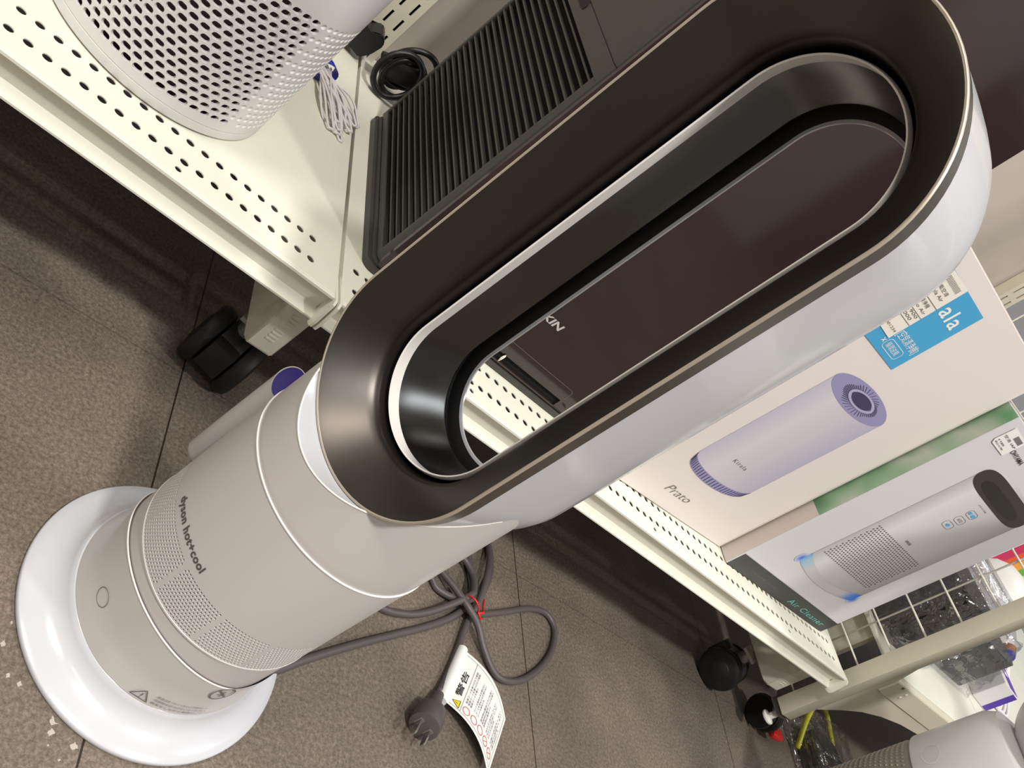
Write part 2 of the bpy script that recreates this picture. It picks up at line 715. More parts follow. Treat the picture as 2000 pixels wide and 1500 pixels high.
# ---------------------------------------------------------------- gondola shelves
def shelf_unit(x0, x1, hx0, label, strays):
    t = thing('display_shelf', label, 'shelf', (0, 0, 0), group=None)
    bm = bmesh.new()
    ys = [YF, 0.5445, 0.5580, 0.5710, 0.5840, YB - 0.004]
    pit = 0.01235

    def rect(a, b, c, d):
        vs = [bm.verts.new(p) for p in ((a, c, SHZ), (b, c, SHZ), (b, d, SHZ), (a, d, SHZ))]
        bm.faces.new(vs)

    def strip(y0, y1, yc, r, xs, xst, n):
        """strip with n holes at pitch pit from xst"""
        rect(x0, xst - pit / 2, y0, y1)
        rect(xst + (n - 0.5) * pit, x1, y0, y1)
        for i in range(n):
            c = xst + i * pit
            ox = [(-.5, y0), (-.25, y0), (0, y0), (.25, y0), (.5, y0), (.5, yc - .3 * (yc - y0)), (.5, yc), (.5, yc + .3 * (y1 - yc)), (.5, y1), (.25, y1), (0, y1), (-.25, y1),
                  (-.5, y1), (-.5, yc + .3 * (y1 - yc)), (-.5, yc), (-.5, yc - .3 * (yc - y0))]
            outer = [bm.verts.new((c + a * pit, b, SHZ)) for a, b in ox]
            inner = []
            for k in range(16):
                ang = math.radians(-135 + 360 * k / 16)
                inner.append(bm.verts.new((c + r * math.cos(ang), yc + r * math.sin(ang), SHZ)))
            for k in range(16):
                q = (k + 1) % 16
                bm.faces.new((outer[k], outer[q], inner[q], inner[k]))

    n = int((x1 - 0.006 - hx0) / pit)
    # front plain strip, with the few stray holes
    if strays:
        # strip split around each stray hole
        xa = x0
        for s in strays:
            rect(xa, s - 0.008, ys[0], ys[1])
            c, yc, r = s, 0.5398, 0.0026
            ox = [(-.008, ys[0]), (-.004, ys[0]), (0, ys[0]), (.004, ys[0]), (.008, ys[0]), (.008, 0.536), (.008, yc), (.008, 0.542), (.008, ys[1]), (.004, ys[1]), (0, ys[1]),
                  (-.004, ys[1]), (-.008, ys[1]), (-.008, 0.542), (-.008, yc), (-.008, 0.536)]
            outer = [bm.verts.new((c + a, b, SHZ)) for a, b in ox]
            inner = [bm.verts.new((c + r * math.cos(math.radians(-135 + 22.5 * k)), yc + r * math.sin(math.radians(-135 + 22.5 * k)), SHZ)) for k in range(16)]
            for k in range(16):
                q = (k + 1) % 16
                bm.faces.new((outer[k], outer[q], inner[q], inner[k]))
            xa = s + 0.008
        rect(xa, x1, ys[0], ys[1])
    else:
        rect(x0, x1, ys[0], ys[1])
    strip(ys[1], ys[2], 0.5515, 0.0034, 0, hx0 + 0.0005, n)
    rect(x0, x1, ys[2], ys[3])
    strip(ys[3], ys[4], 0.5775, 0.0034, 0, hx0, n)
    rect(x0, x1, ys[4], ys[5])
    bmesh.ops.remove_doubles(bm, verts=bm.verts[:], dist=1e-5)
    # 1 mm sheet thickness
    geom = bmesh.ops.extrude_face_region(bm, geom=bm.faces[:])
    for v in [g for g in geom['geom'] if isinstance(g, bmesh.types.BMVert)]:
        v.co.z -= 0.0009
    # side flanges and rear flange
    box(bm, x0, x0 + 0.0012, YF + 0.006, YB - 0.004, 0.160, SHZ - 0.0012)
    box(bm, x1 - 0.0012, x1, YF + 0.006, YB - 0.004, 0.160, SHZ - 0.0012)
    # pressed bead just behind the front edge
    tube(bm, [(x0 + 0.002, YF + 0.0026, SHZ - 0.0004), (x1 - 0.002, YF + 0.0026, SHZ - 0.0004)], 0.0008, 8)
    obj('shelf_board', bm, M['shelf'], t)
    # price rail
    bm = bmesh.new()
    prof = [(0.5287, 0.1905), (0.5272, 0.1897), (0.5270, 0.1878), (0.5285, 0.1869), (0.5300, 0.1863), (0.5322, 0.1825), (0.5338, 0.1775),
            (0.5350, 0.1720), (0.5352, 0.1690), (0.5336, 0.1672), (0.5282, 0.1643), (0.5268, 0.1634), (0.5268, 0.1618), (0.5284, 0.1614),
            (0.5358, 0.1648), (0.5372, 0.1690), (0.5372, 0.1890), (0.5320, 0.18895)]
    prism(bm, prof, x0 + 0.001, x1 - 0.001, 'x')
    obj('price_rail', bm, M['shelf'], t, smooth=35)
    for xe in (x0 - 0.0008, x1 - 0.0012):
        bm = bmesh.new()
        prism(bm, [(0.5240, 0.1912), (0.5212, 0.1880), (0.5185, 0.1680), (0.5195, 0.1615), (0.5250, 0.1590), (0.5420, 0.1600),
                   (0.5600, 0.1620), (0.5600, 0.1885), (0.5300, 0.1912)], xe, xe + 0.0022, 'x')
        obj('end_bracket', bm, M['shelf'], t, smooth=30)
    return t


shelf_unit(-0.638, 0.2615, -0.5937, 'ivory steel shelf with perforated front, holding the white perforated purifier', [0.1208])
shelf_unit(0.2655, 1.1650, 0.2790, 'ivory steel shelf with perforated front, holding the black purifier and the boxes', [0.4150, 0.7027, 1.0084])


def base_leg(x, label):
    t = thing('shelf_base_leg', label, 'shelf support', (x, 0, 0))
    bm = bmesh.new()
    w_ = 0.0265
    # folded steel channel: nose plate, two cheeks, top and bottom
    prof = [(0.560, 0.0835), (0.570, 0.0785), (0.96, 0.0785), (0.96, 0.1500), (0.560, 0.1500)]
    prism(bm, prof, 0, w_, 'x')
    bmesh.ops.bevel(bm, geom=bm.edges[:], offset=0.0016, segments=2, affect='EDGES')
    obj('channel', bm, M['shelf'], t, smooth=35)
    bm = bmesh.new()
    box(bm, -0.0004, 0.0006, 0.6050, 0.6150, 0.112, 0.124)
    obj('square_slot', bm, M['groove'], t)
    bm = bmesh.new()
    # embossed maker's plate on the nose, worn and unreadable: a row of small raised strokes
    for k in range(9):
        z = 0.098 + k * 0.0042
        box(bm, 0.009, 0.0175, 0.5592, 0.5602, z, z + 0.0016)
    obj('embossed_mark', bm, M['shelf'], t)
    return t


base_leg(0.2555, 'ivory steel base leg above the twin-wheel caster, under the shelf joint')
base_leg(1.1600, 'ivory steel base leg above the round dark caster, under the right shelf end')


def twin_caster(name, loc, rotz, label, twin=True):
    t = thing(name, label, 'caster', loc, rotz)
    r, wd = 0.0310, 0.017
    for s in (-1, 1):
        bm = bmesh.new()
        prof = [(0.0, -wd / 2), (r * 0.80, -wd / 2), (r * 0.95, -wd * 0.38), (r, -wd * 0.15), (r, wd * 0.15), (r * 0.95, wd * 0.38), (r * 0.80, wd / 2), (0.0, wd / 2)]
        lathe(bm, prof, 40)
        # hub relief
        lathe(bm, [(0.0, s * wd / 2 + s * 0.001), (r * 0.45, s * wd / 2 + s * 0.001), (r * 0.5, s * wd / 2)], 32)
        for v in bm.verts:
            x, y, z = v.co
            v.co = (x, s * 0.0205 + z, r + y)
        obj('wheel', bm, M['rubber'], t, smooth=40)
    # hood between the wheels
    bm = bmesh.new()
    pr = []
    for k in range(0, 19):
        a = math.radians(-20 + 220 * k / 18)
        pr.append((r * 0.97 * math.cos(a), r + r * 0.97 * math.sin(a)))
    prism(bm, pr, -0.0115, 0.0115, 'y')
    box(bm, -r * 0.2, r * 1.04, -0.0120, 0.0120, r * 0.75, r * 1.75, bevel=0.002)
    obj('hood', bm, M['black'], t, smooth=35)
    bm = bmesh.new()
    lathe(bm, [(0, 0.050), (0.0085, 0.050), (0.0085, 0.0770), (0.0, 0.0770)], 20)
    box(bm, -0.012, 0.012, -0.012, 0.012, 0.0740, 0.0783)
    obj('stem', bm, M['zinc'], t, smooth=40)
    return t


twin_caster('twin_wheel_caster', (0.2680, 0.6000, 0.0), math.radians(-112), 'black twin-wheel caster under the joint of the two shelves')
twin_caster('twin_wheel_caster', (1.1520, 0.6080, 0.0), math.radians(122), 'dark round caster on the floor under the right end of the shelves')

# ---------------------------------------------------------------- the big fan heater
FX, FY, FYAW = 0.2813, 0.3502, -2.7051
fan = thing('bladeless_fan_heater', 'tall white and grey bladeless fan heater with dark oval loop, on the floor in front', 'fan heater', (FX, FY, 0), FYAW)
ROLL, PIV = 0.0135, 0.08
Z1, Z2 = 0.3043, 0.5173


def roll(bm):
    c, s = math.cos(ROLL), math.sin(ROLL)
    for v in bm.verts:
        y, z = v.co.y, v.co.z - PIV
        v.co.y, v.co.z = y * c - z * s, PIV + z * c + y * s
    return bm


# base disc
bm = bmesh.new()
prof = [(0, 0.0006), (0.1000, 0.0006), (0.1014, 0.0010), (0.1020, 0.0024), (0.1020, 0.0050), (0.1012, 0.0058), (0.0960, 0.0072), (0.0900, 0.0092), (0.0850, 0.0118), (0.0812, 0.0152),
        (0.0786, 0.0200), (0.0772, 0.0242), (0.0765, 0.0246), (0, 0.0246)]
lathe(bm, prof, 128)
obj('base', bm, M['gloss_white'], fan, smooth=50)
# lower cup
bm = bmesh.new()
prof = [(0.0, 0.0246), (0.0766, 0.0246), (0.0762, 0.0300), (0.0750, 0.0370), (0.0743, 0.0440), (0.0740, 0.0520), (0.0738, 0.0620), (0.0737, 0.0900), (0.0, 0.0900)]
lathe(bm, prof, 128)
roll(bm)
# cut the cup's top edge on the curved joint
for v in bm.verts:
    if v.co.z > 0.085:
        a = math.atan2(v.co.y, v.co.x)
        if v.co.xy.length > 0.02:
            v.co.z = 0.0545 + 0.0245 * math.cos(a - math.radians(12))
        else:
            v.co.z = 0.055
obj('lower_cup', bm, M['fan_lower'], fan, smooth=40)


def cup_ring(r, dz, rad):
    pts = []
    for k in range(96):
        a = 2 * math.pi * k / 96
        pts.append((r * math.cos(a), r * math.sin(a), 0.0545 + 0.0245 * math.cos(a - math.radians(12)) + dz))
    b = bmesh.new()
    tube(b, pts, rad, 8, closed=True)
    return b


obj('joint_ring', cup_ring(0.0735, 0.0002, 0.00075), M['ring_white'], fan, smooth=180)
obj('joint_groove_shade', cup_ring(0.0731, 0.0010, 0.0004), M['ink_brown'], fan, smooth=180)  # thin dark tube, its colour stands for the shade beside the joint ring
# body, lower collar
BR = 0.0731
bm = bmesh.new()
lathe(bm, [(BR - 0.0006, 0.040), (BR - 0.0004, 0.0905), (BR + 0.0004, 0.0910), (BR + 0.0004, 0.0922), (BR - 0.0001, 0.0926)], 128)
for v in bm.verts:
    if v.co.z < 0.06:
        a = math.atan2(v.co.y, v.co.x)
        v.co.z = 0.0545 + 0.0245 * math.cos(a - math.radians(12)) - 0.002
roll(bm)
obj('body_collar', bm, M['fan_body'], fan, smooth=40)
# intake band, real holes
bm = bmesh.new()
nu, nv = 190, 13
pu = 2 * math.pi / nu
pv = (0.1246 - 0.0926) / nv


def band_fn(u, v, d):
    return Vector(((BR - d) * math.cos(u), (BR - d) * math.sin(u), v))


def band_kind(i, j, u, v):
    k = (math.degrees(u) - 13.0) / 29.6
    f = abs(k - round(k)) * 29.6
    return 'plain' if f < 1.4 else 'hole'


perf_cells(bm, band_fn, 0, nu, pu, 0.0926, nv, pv, pu * 0.36, pv * 0.34, 0.0012, band_kind, ur=BR)
for v in bm.verts:      # angular half width is in radians, fine
    pass
roll(bm)
obj('intake_band', bm, M['fan_body'], fan, smooth=30)
bm = bmesh.new()
lathe(bm, [(BR - 0.0035, 0.0905), (BR - 0.0035, 0.1255)], 96)
roll(bm)
obj('intake_filter', bm, M['dark_void'], fan, smooth=180)
# body shell between band and top joint
ZS = 0.1998
bm = bmesh.new()
prof = [(BR, 0.1246), (BR, 0.1300), (BR - 0.0001, 0.16), (BR - 0.0002, ZS - 0.0008), (BR - 0.0009, ZS - 0.0004)]
lathe(bm, prof, 128)
roll(bm)
obj('body_shell', bm, M['fan_body'], fan, smooth=40)
bm = bmesh.new()
lathe(bm, [(BR - 0.0012, ZS - 0.0008), (BR + 0.0002, ZS - 0.0004), (BR + 0.0003, ZS + 0.0004), (BR - 0.0012, ZS + 0.0008)], 128)
roll(bm)
obj('seam_ring', bm, M['ring_white'], fan, smooth=60)


# upper body, cut by the loop's round underside
def saddle_z(y):
    y = min(abs(y), 0.0722)
    return Z1 - math.sqrt(0.0724 ** 2 - y * y)


bm = bmesh.new()
n = 160
rows = 14
grid = []
for j in range(rows + 1):
    row = []
    for i in range(n):
        a = 2 * math.pi * i / n
        r = BR - 0.0006 if j == 0 else BR - 0.0003 - 0.0004 * j / rows
        x, y = r * math.cos(a), r * math.sin(a)
        zt = min(saddle_z(y), 0.3000)
        z = ZS + 0.0005 + (zt - ZS - 0.0005) * j / rows
        row.append(bm.verts.new((x, y, z)))
    grid.append(row)
for j in range(rows):
    for i in range(n):
        k = (i + 1) % n
        bm.faces.new((grid[j][i], grid[j][k], grid[j + 1][k], grid[j + 1][i]))
roll(bm)
obj('upper_body', bm, M['fan_body'], fan, smooth=50)
# white rim and saddle surface the loop sits in
bm = bmesh.new()
pts = []
for i in range(-37, 38):
    a = 2 * math.pi * i / n
    x, y = (BR - 0.0009) * math.cos(a), (BR - 0.0009) * math.sin(a)
    pts.append((x, y, min(saddle_z(y), 0.3000) + 0.0001))
tube(bm, pts, 0.0006, 6)
roll(bm)
obj('saddle_edge', bm, M['ring_white'], fan, smooth=180)
bm = bmesh.new()
NX, NY = 40, 48
g = {}
for iy in range(NY + 1):
    y = -0.0719 + 0.1438 * iy / NY
    xm = math.sqrt(max((BR - 0.0010) ** 2 - y * y, 0))
    for ix in range(NX + 1):
        x = -xm + 2 * xm * ix / NX
        g[ix, iy] = bm.verts.new((x, y, min(saddle_z(y), 0.3000) - 0.0001))
for iy in range(NY):
    for ix in range(NX):
        bm.faces.new((g[ix, iy], g[ix + 1, iy], g[ix + 1, iy + 1], g[ix, iy + 1]))
roll(bm)
obj('saddle', bm, M['gloss_white'], fan, smooth=60)


# the loop
def racetrack(e, nseg=44, nst=16):
    pts = []
    for k in range(nseg + 1):
        t = math.pi * k / nseg
        pts.append((e * math.cos(t), Z2 + e * math.sin(t)))
    for k in range(1, nst):
        pts.append((-e, Z2 + (Z1 - Z2) * k / nst))
    for k in range(nseg + 1):
        t = math.pi + math.pi * k / nseg
        pts.append((e * math.cos(t), Z1 + e * math.sin(t)))
    for k in range(1, nst):
        pts.append((e, Z1 + (Z2 - Z1) * k / nst))
    return pts


def sweep(prof, close=False):
    b = bmesh.new()
    rings = [[b.verts.new((x, y, z)) for (y, z) in racetrack(e)] for (e, x) in prof]
    m = len(rings)
    for k in range(m if close else m - 1):
        A, B = rings[k], rings[(k + 1) % m]
        for i in range(len(A)):
            j = (i + 1) % len(A)
            b.faces.new((A[i], A[j], B[j], B[i]))
    return roll(b)


shell = [(0.0719, 0.0441), (0.0723, 0.030), (0.0727, 0.010), (0.0727, -0.012), (0.0722, -0.028), (0.0705, -0.038), (0.0665, -0.0440), (0.0600, -0.0465),
         (0.0520, -0.0455), (0.0450, -0.0425), (0.0415, -0.0395), (0.0400, -0.0384), (0.0392, -0.0376), (0.0395, -0.0368), (0.0412, -0.0364)]
obj('loop_shell', sweep(shell), M['gloss_white'], fan, smooth=50)
obj('rim_band', sweep([(0.0717, 0.0440), (0.0721, 0.0442), (0.0723, 0.0556)]), M['rim_metal'], fan, smooth=30)
obj('rim_edge', sweep([(0.0723, 0.0556), (0.0722, 0.0564), (0.0717, 0.0569), (0.0711, 0.0569), (0.0706, 0.0564)]), M['rim_edge'], fan, smooth=60)
ann = [(0.0706, 0.0564), (0.0690, 0.0548), (0.0640, 0.0492), (0.0580, 0.0424), (0.0530, 0.0366), (0.0508, 0.0338), (0.0499, 0.0318), (0.0495, 0.0292), (0.0494, 0.024)]
obj('loop_face', sweep(ann), M['black_satin'], fan, smooth=60)
obj('air_slot', sweep([(0.0494, 0.024), (0.0494, 0.012), (0.0478, 0.010), (0.0472, 0.022)]), M['groove'], fan, smooth=60)
obj('inner_lip', sweep([(0.0472, 0.0225), (0.0461, 0.0252), (0.0457, 0.0256), (0.0449, 0.0252), (0.0452, 0.0235), (0.0468, 0.0152)]), M['ring_white'], fan, smooth=50)
duct = [(0.0470, 0.0152), (0.0472, 0.010), (0.0470, 0.002), (0.0463, -0.008), (0.0456, -0.018), (0.0449, -0.0255), (0.0449, -0.027), (0.0456, -0.0275)]
obj('inner_duct', sweep(duct), M['duct'], fan, smooth=60)
obj('rear_slot', sweep([(0.0456, -0.0275), (0.0490, -0.0280), (0.0492, -0.0345), (0.0440, -0.0355), (0.0412, -0.0364)]), M['groove'], fan, smooth=60)


# printed marks on the fan
def on_cyl(r, z0, th0):
    def fn(co):
        a = math.radians(th0) + co.x / r
        z = z0 + co.y
        x, y = r * math.cos(a), r * math.sin(a)
        c, s = math.cos(ROLL), math.sin(ROLL)
        zz = z - PIV
        return Vector((x, y * c - zz * s, PIV + zz * c + y * s))
    return fn


bm = bmesh.new()
wlen = BR * math.radians(38.8)
tb = fit_text('dyson hot+cool', 0, wlen, 0, 0.0082, bold=0.03, spacing=1.08)
join(bm, tb, on_cyl(BR + 0.0003, 0.1284, -18.6))
obj('logo', bm, M['ink_brown'], fan)
bm = bmesh.new()
ring2d(bm, 0, 0, 0.0064, 0.0064, 0.0005, on_cyl(0.0745, 0.0487, 1.9), 48)
obj('power_button', bm, M['ink_grey'], fan)
bm = bmesh.new()
f0 = on_cyl(0.0770, 0.0300, 51.5)
T = [(-0.0062, -0.003), (0.0062, -0.003), (0, 0.0075)]
for a in range(3):
    stroke2d(bm, T[a], T[(a + 1) % 3], 0.0009, f0)
stroke2d(bm, (0, -0.0002), (0, 0.0035), 0.0008, f0)
stroke2d(bm, (0, -0.0018), (0, -0.0010), 0.0008, f0)
for k, s in enumerate(('高温注意 / カバーをかけて使用しない', '可燃物を近づけないでください。', '換気をしながら使用のこと')):
    tb = fit_text(s, 0.008, 0.046, 0.0062 - 0.0042 * k, 0.0090 - 0.0042 * k)
    join(bm, tb, f0)
obj('warning_print', bm, M['ink_grey'], fan)
bm = bmesh.new()
f1 = on_cyl(0.0748, 0.0560, 83.0)
ring2d(bm, 0, 0, 0.0085, 0.0085, 0.0012, f1, 40)
stroke2d(bm, (-0.0052, 0.0052), (0.0052, -0.0052), 0.0011, f1)
stroke2d(bm, (-0.003, -0.001), (0.003, -0.001), 0.0010, f1)
stroke2d(bm, (0.0, -0.004), (0.0, 0.004), 0.0010, f1)
obj('prohibition_print', bm, M['ink_grey'], fan)

# remote control clipped to the back of the body
rc = bmesh.new()
rz0, rz1 = 0.079, 0.186
lp = Vector((0.2372 - FX, 0.4256 - FY, 0))
RR = 0.0102
cy_, sy_ = math.cos(-FYAW), math.sin(-FYAW)
lx, ly = lp.x * cy_ - lp.y * sy_, lp.x * sy_ + lp.y * cy_
pp = [(0.0, rz0), (0.005, rz0 + 0.0004), (0.0078, rz0 + 0.003), (RR - 0.0002, rz0 + 0.008), (RR, rz0 + 0.05), (RR, rz1 - 0.022)]
rings = lathe(rc, pp, 32, cx_=lx, cy_=ly)
top = []
for i in range(32):
    a = 2 * math.pi * i / 32
    x, y = RR * math.cos(a), RR * math.sin(a)
    top.append(rc.verts.new((lx + x, ly + y, rz1 - 0.006 - 0.80 * (x * math.cos(0.75) + y * math.sin(0.75)))))
for i in range(32):
    j = (i + 1) % 32
    rc.faces.new((rings[-1][i], rings[-1][j], top[j], top[i]))
inner = [rc.verts.new((lx + (v.co.x - lx) * 0.93, ly + (v.co.y - ly) * 0.93, v.co.z - 0.0002)) for v in top]
for i in range(32):
    j = (i + 1) % 32
    rc.faces.new((top[i], top[j], inner[j], inner[i]))
ic = [v.co.copy() for v in inner]
rem = obj('remote_control', rc, M['fan_lower'], fan, smooth=40)
bm = bmesh.new()
bm.faces.new([bm.verts.new(c + Vector((0, 0, -0.0003))) for c in ic])
obj('purple_window', bm, M['purple'], rem)


# power cord: part of the fan, written in world coordinates and moved into the fan's frame
def to_fan(bm):
    for v in bm.verts:
        x, y = v.co.x - FX, v.co.y - FY
        v.co.x, v.co.y = x * cy_ - y * sy_, x * sy_ + y * cy_
    return bm


CR = 0.0037


def P3(seq):
    return [(p[0], p[1], p[2] if len(p) > 2 else CR + 0.0003) for p in seq]


bm = bmesh.new()
paths = [
    [(0.352, 0.330, 0.012), (0.3788, 0.3419), (0.4101, 0.3631), (0.4635, 0.3967), (0.5039, 0.4205), (0.5489, 0.4469), (0.5836, 0.4701), (0.6030, 0.4870)],
    [(0.600, 0.486, 0.010), (0.6266, 0.4925), (0.6703, 0.5125), (0.7183, 0.5366), (0.7512, 0.5445), (0.7655, 0.5297), (0.7557, 0.5002), (0.7319, 0.4708), (0.6983, 0.4443),
     (0.6688, 0.4315), (0.6476, 0.4336), (0.6285, 0.4530, 0.008), (0.6143, 0.4707, 0.014), (0.5971, 0.4834, 0.017), (0.5826, 0.5013, 0.013), (0.5705, 0.5164, 0.008), (0.5560, 0.5350),
     (0.5350, 0.5500), (0.5100, 0.5250), (0.5000, 0.4950), (0.4900, 0.4700), (0.4733, 0.4466), (0.4883, 0.4430), (0.5101, 0.4459), (0.5374, 0.4552, 0.006), (0.5689, 0.4738, 0.010),
     (0.6005, 0.4968, 0.018), (0.6100, 0.5100, 0.016), (0.6150, 0.5300, 0.012), (0.6080, 0.5450, 0.010), (0.5983, 0.5485, 0.010)],
    [(0.5983, 0.5485, 0.010), (0.5850, 0.5700, 0.008), (0.5950, 0.6050), (0.6250, 0.6250), (0.6582, 0.6173), (0.6548, 0.5987), (0.6441, 0.5633, 0.012), (0.6295, 0.5259, 0.016), (0.6189, 0.4965, 0.012),
     (0.6125, 0.4818, 0.006), (0.6034, 0.4626), (0.5946, 0.4423), (0.5808, 0.4139), (0.5633, 0.3841, 0.0062)],
    [(0.6184, 0.5728), (0.6190, 0.5602), (0.6190, 0.5403), (0.6175, 0.5188, 0.007), (0.6140, 0.5000, 0.007)],
    [(0.6184, 0.5728), (0.6300, 0.6050), (0.6450, 0.6080), (0.6558, 0.5870), (0.6550, 0.5611), (0.6444, 0.5368, 0.006), (0.6285, 0.5150, 0.007), (0.6100, 0.5000, 0.009), (0.5899, 0.4924, 0.009), (0.5673, 0.4967), (0.5576, 0.5065),
     (0.5453, 0.5110)],
]
for p in paths:
    tube(bm, smooth_path(P3(p), 6), CR, 12)
to_fan(bm)
cord = obj('power_cord', bm, M['cord'], fan, smooth=180)
# plug
A_, B_ = Vector((0.5600, 0.3800, 0.0085)), Vector((0.5265, 0.3290, 0.0155))
ax = (B_ - A_).normalized()
bm = bmesh.new()
ss = [(0.0, 0.0048), (0.012, 0.0056), (0.020, 0.0062), (0.0215, 0.0098), (0.024, 0.0128), (0.030, 0.0140), (0.045, 0.0146), (0.0475, 0.0140), (0.0480, 0.0125)]
tube(bm, [A_ + ax * s for s, r in ss], [r for s, r in ss], 28)
to_fan(bm)
plug = obj('plug', bm, M['cord'], cord, smooth=40)
side = ax.cross(Vector((0, 0, 1))).normalized()
for s in (-1, 1):
    bm = bmesh.new()
    c0 = A_ + ax * 0.0475 + side * 0.0063 * s
    upv = side.cross(ax).normalized()
    q = []
    for t_, wd in ((0.0, 1), (0.016, 1), (0.018, 0.6)):
        for a, b in ((-1, -1), (1, -1), (1, 1), (-1, 1)):
            q.append(bm.verts.new(c0 + ax * t_ + side * 0.0008 * a + upv * 0.0030 * b * wd))
    for k in (0, 4):
        for i in range(4):
            j = (i + 1) % 4
            bm.faces.new((q[k + i], q[k + j], q[k + 4 + j], q[k + 4 + i]))
    bm.faces.new(q[8:12])
    bm.faces.new(q[0:4])
    to_fan(bm)
    o = obj('prong', bm, M['pin'], cord)
    bm = bmesh.new()
    c1 = A_ + ax * 0.0482 + side * 0.0063 * s
    for a, b, c_, d in ((-1, 1, 0.0018, 0.0042),):
        vs = [bm.verts.new(c1 + side * 0.0026 * i_ + upv * 0.0046 * j_) for i_, j_ in ((-1, -1), (1, -1), (1, 1), (-1, 1))]
        bm.faces.new(vs)
    to_fan(bm)
    obj('prong_base', bm, M['ink_grey'], cord)
# red twist tie
bm = bmesh.new()
kc = Vector((0.6060, 0.4890, 0.010))
loop_pts = []
for k in range(24):
    a = 2 * math.pi * k / 24
    loop_pts.append(kc + Vector((0.012 * math.cos(a) * 0.75 - 0.006 * math.sin(a), 0.012 * math.cos(a) * -0.5 - 0.0075 * math.sin(a) * 0.2, 0.0125 * math.sin(a) + 0.003)))
for p in loop_pts:
    p.z = max(p.z, 0.0012)
tube(bm, loop_pts, 0.0010, 6, closed=True)
tube(bm, smooth_path([(0.613, 0.482, 0.016), (0.621, 0.486, 0.017), (0.627, 0.494, 0.012), (0.633, 0.503, 0.008), (0.640, 0.515, 0.004)], 4), 0.0012, 6)
tube(bm, smooth_path([(0.613, 0.484, 0.017), (0.619, 0.480, 0.014), (0.626, 0.484, 0.010), (0.632, 0.488, 0.006)], 4), 0.0012, 6)
to_fan(bm)
obj('twist_tie', bm, M['red'], cord, smooth=180)
# warning tag wrapped on the cord
TO = Vector((0.5640, 0.3760, 0))                 # near the plug
TXv = Vector((0.5975, 0.4400, 0)) - TO            # along the cord, text direction
TL = TXv.length
TXv.normalize()
TYv = Vector((TXv.y, -TXv.x, 0))                  # away from the cord
TW = 0.0765


def tag_pt(co, lift=0.0):
    """co.x along the cord, co.y negative going away from the cord"""
    d = -co.y
    t_ = d / TW
    h = 0.0085 + 0.010 * math.sin(min(t_, 1) * math.pi * 0.9) - 0.004 * t_
    shx = -0.016 * t_ * t_
    return TO + TXv * (co.x + shx) + TYv * d + Vector((0, 0, h + lift))


bm = bmesh.new()
tube(bm, [TO + TXv * (TL * k / 6) + Vector((0, 0, 0.0066)) for k in range(7)], 0.0056, 16)
gx, gy = 8, 14
gv = [[bm.verts.new(tag_pt(Vector((0.001 + (TL - 0.002) * i / gx - (0.004 * j / gy), -TW * j / gy, 0)))) for j in range(gy + 1)] for i in range(gx + 1)]
for i in range(gx):
    for j in range(gy):
        bm.faces.new((gv[i][j], gv[i + 1][j], gv[i + 1][j + 1], gv[i][j + 1]))
to_fan(bm)
wt = obj('warning_tag', bm, M['paper'], cord, smooth=40)
lift = lambda co: tag_pt(co, 0.0004)
bm = bmesh.new()
y0 = -0.012
tb = fit_text('警告', 0.0160, 0.0480, y0 - 0.0030, y0 + 0.0040, bold=0.01)
join(bm, tb, lift)
for p, q in (((0.003, -0.0185), (TL - 0.006, -0.0185)), ((0.003, -0.0060), (0.001, -0.073)), ((TL - 0.005, -0.0060), (TL - 0.010, -0.073)), ((0.001, -0.073), (TL - 0.010, -0.073))):
    n_ = 10
    for k in range(n_):
        a = (p[0] + (q[0] - p[0]) * k / n_, p[1] + (q[1] - p[1]) * k / n_)
        b = (p[0] + (q[0] - p[0]) * (k + 1) / n_, p[1] + (q[1] - p[1]) * (k + 1) / n_)
        stroke2d(bm, a, b, 0.0003, lift)
rows_t = ['電源コードを傷つけたり破損', 'コードを束ねたまま使わない', '異常時は電源プラグを抜く', 'ぬれた手で抜き差しをしない', '分解や改造をしない']
for k, s in enumerate(rows_t):
    yy = -0.0245 - 0.0105 * k
    for r_ in range(3):
        ss_ = s if r_ < 2 else s[:8]
        tb = fit_text(ss_, 0.0160, 0.0160 + (0.042 if r_ < 2 else 0.026) - 0.004 * (k % 2), yy + 0.0016 - 0.0028 * r_, yy + 0.0036 - 0.0028 * r_)
        join(bm, tb, lift)
to_fan(bm)
obj('tag_text', bm, M['ink'], cord)
bm = bmesh.new()
for k in range(5):
    yy = -0.0245 - 0.0105 * k
    ring2d(bm, 0.0085, yy, 0.0043, 0.0043, 0.0007, lift, 28)
    if k > 2:
        stroke2d(bm, (0.0057, yy + 0.0028), (0.0113, yy - 0.0028), 0.0006, lift)
to_fan(bm)
obj('tag_circles', bm, M['red_ink'], cord)
bm = bmesh.new()
poly(bm, [(0.0035, -0.0160), (0.0125, -0.0160), (0.0080, -0.0080)], lift)
to_fan(bm)
obj('tag_triangle', bm, M['yellow'], cord)
bm = bmesh.new()
for a, b in (((0.0035, -0.0160), (0.0125, -0.0160)), ((0.0125, -0.0160), (0.0080, -0.0080)), ((0.0080, -0.0080), (0.0035, -0.0160)), ((0.0080, -0.0142), (0.0080, -0.0112))):
    stroke2d(bm, a, b, 0.0005, lambda co: tag_pt(co, 0.0007))
to_fan(bm)
obj('tag_triangle_outline', bm, M['ink'], cord)

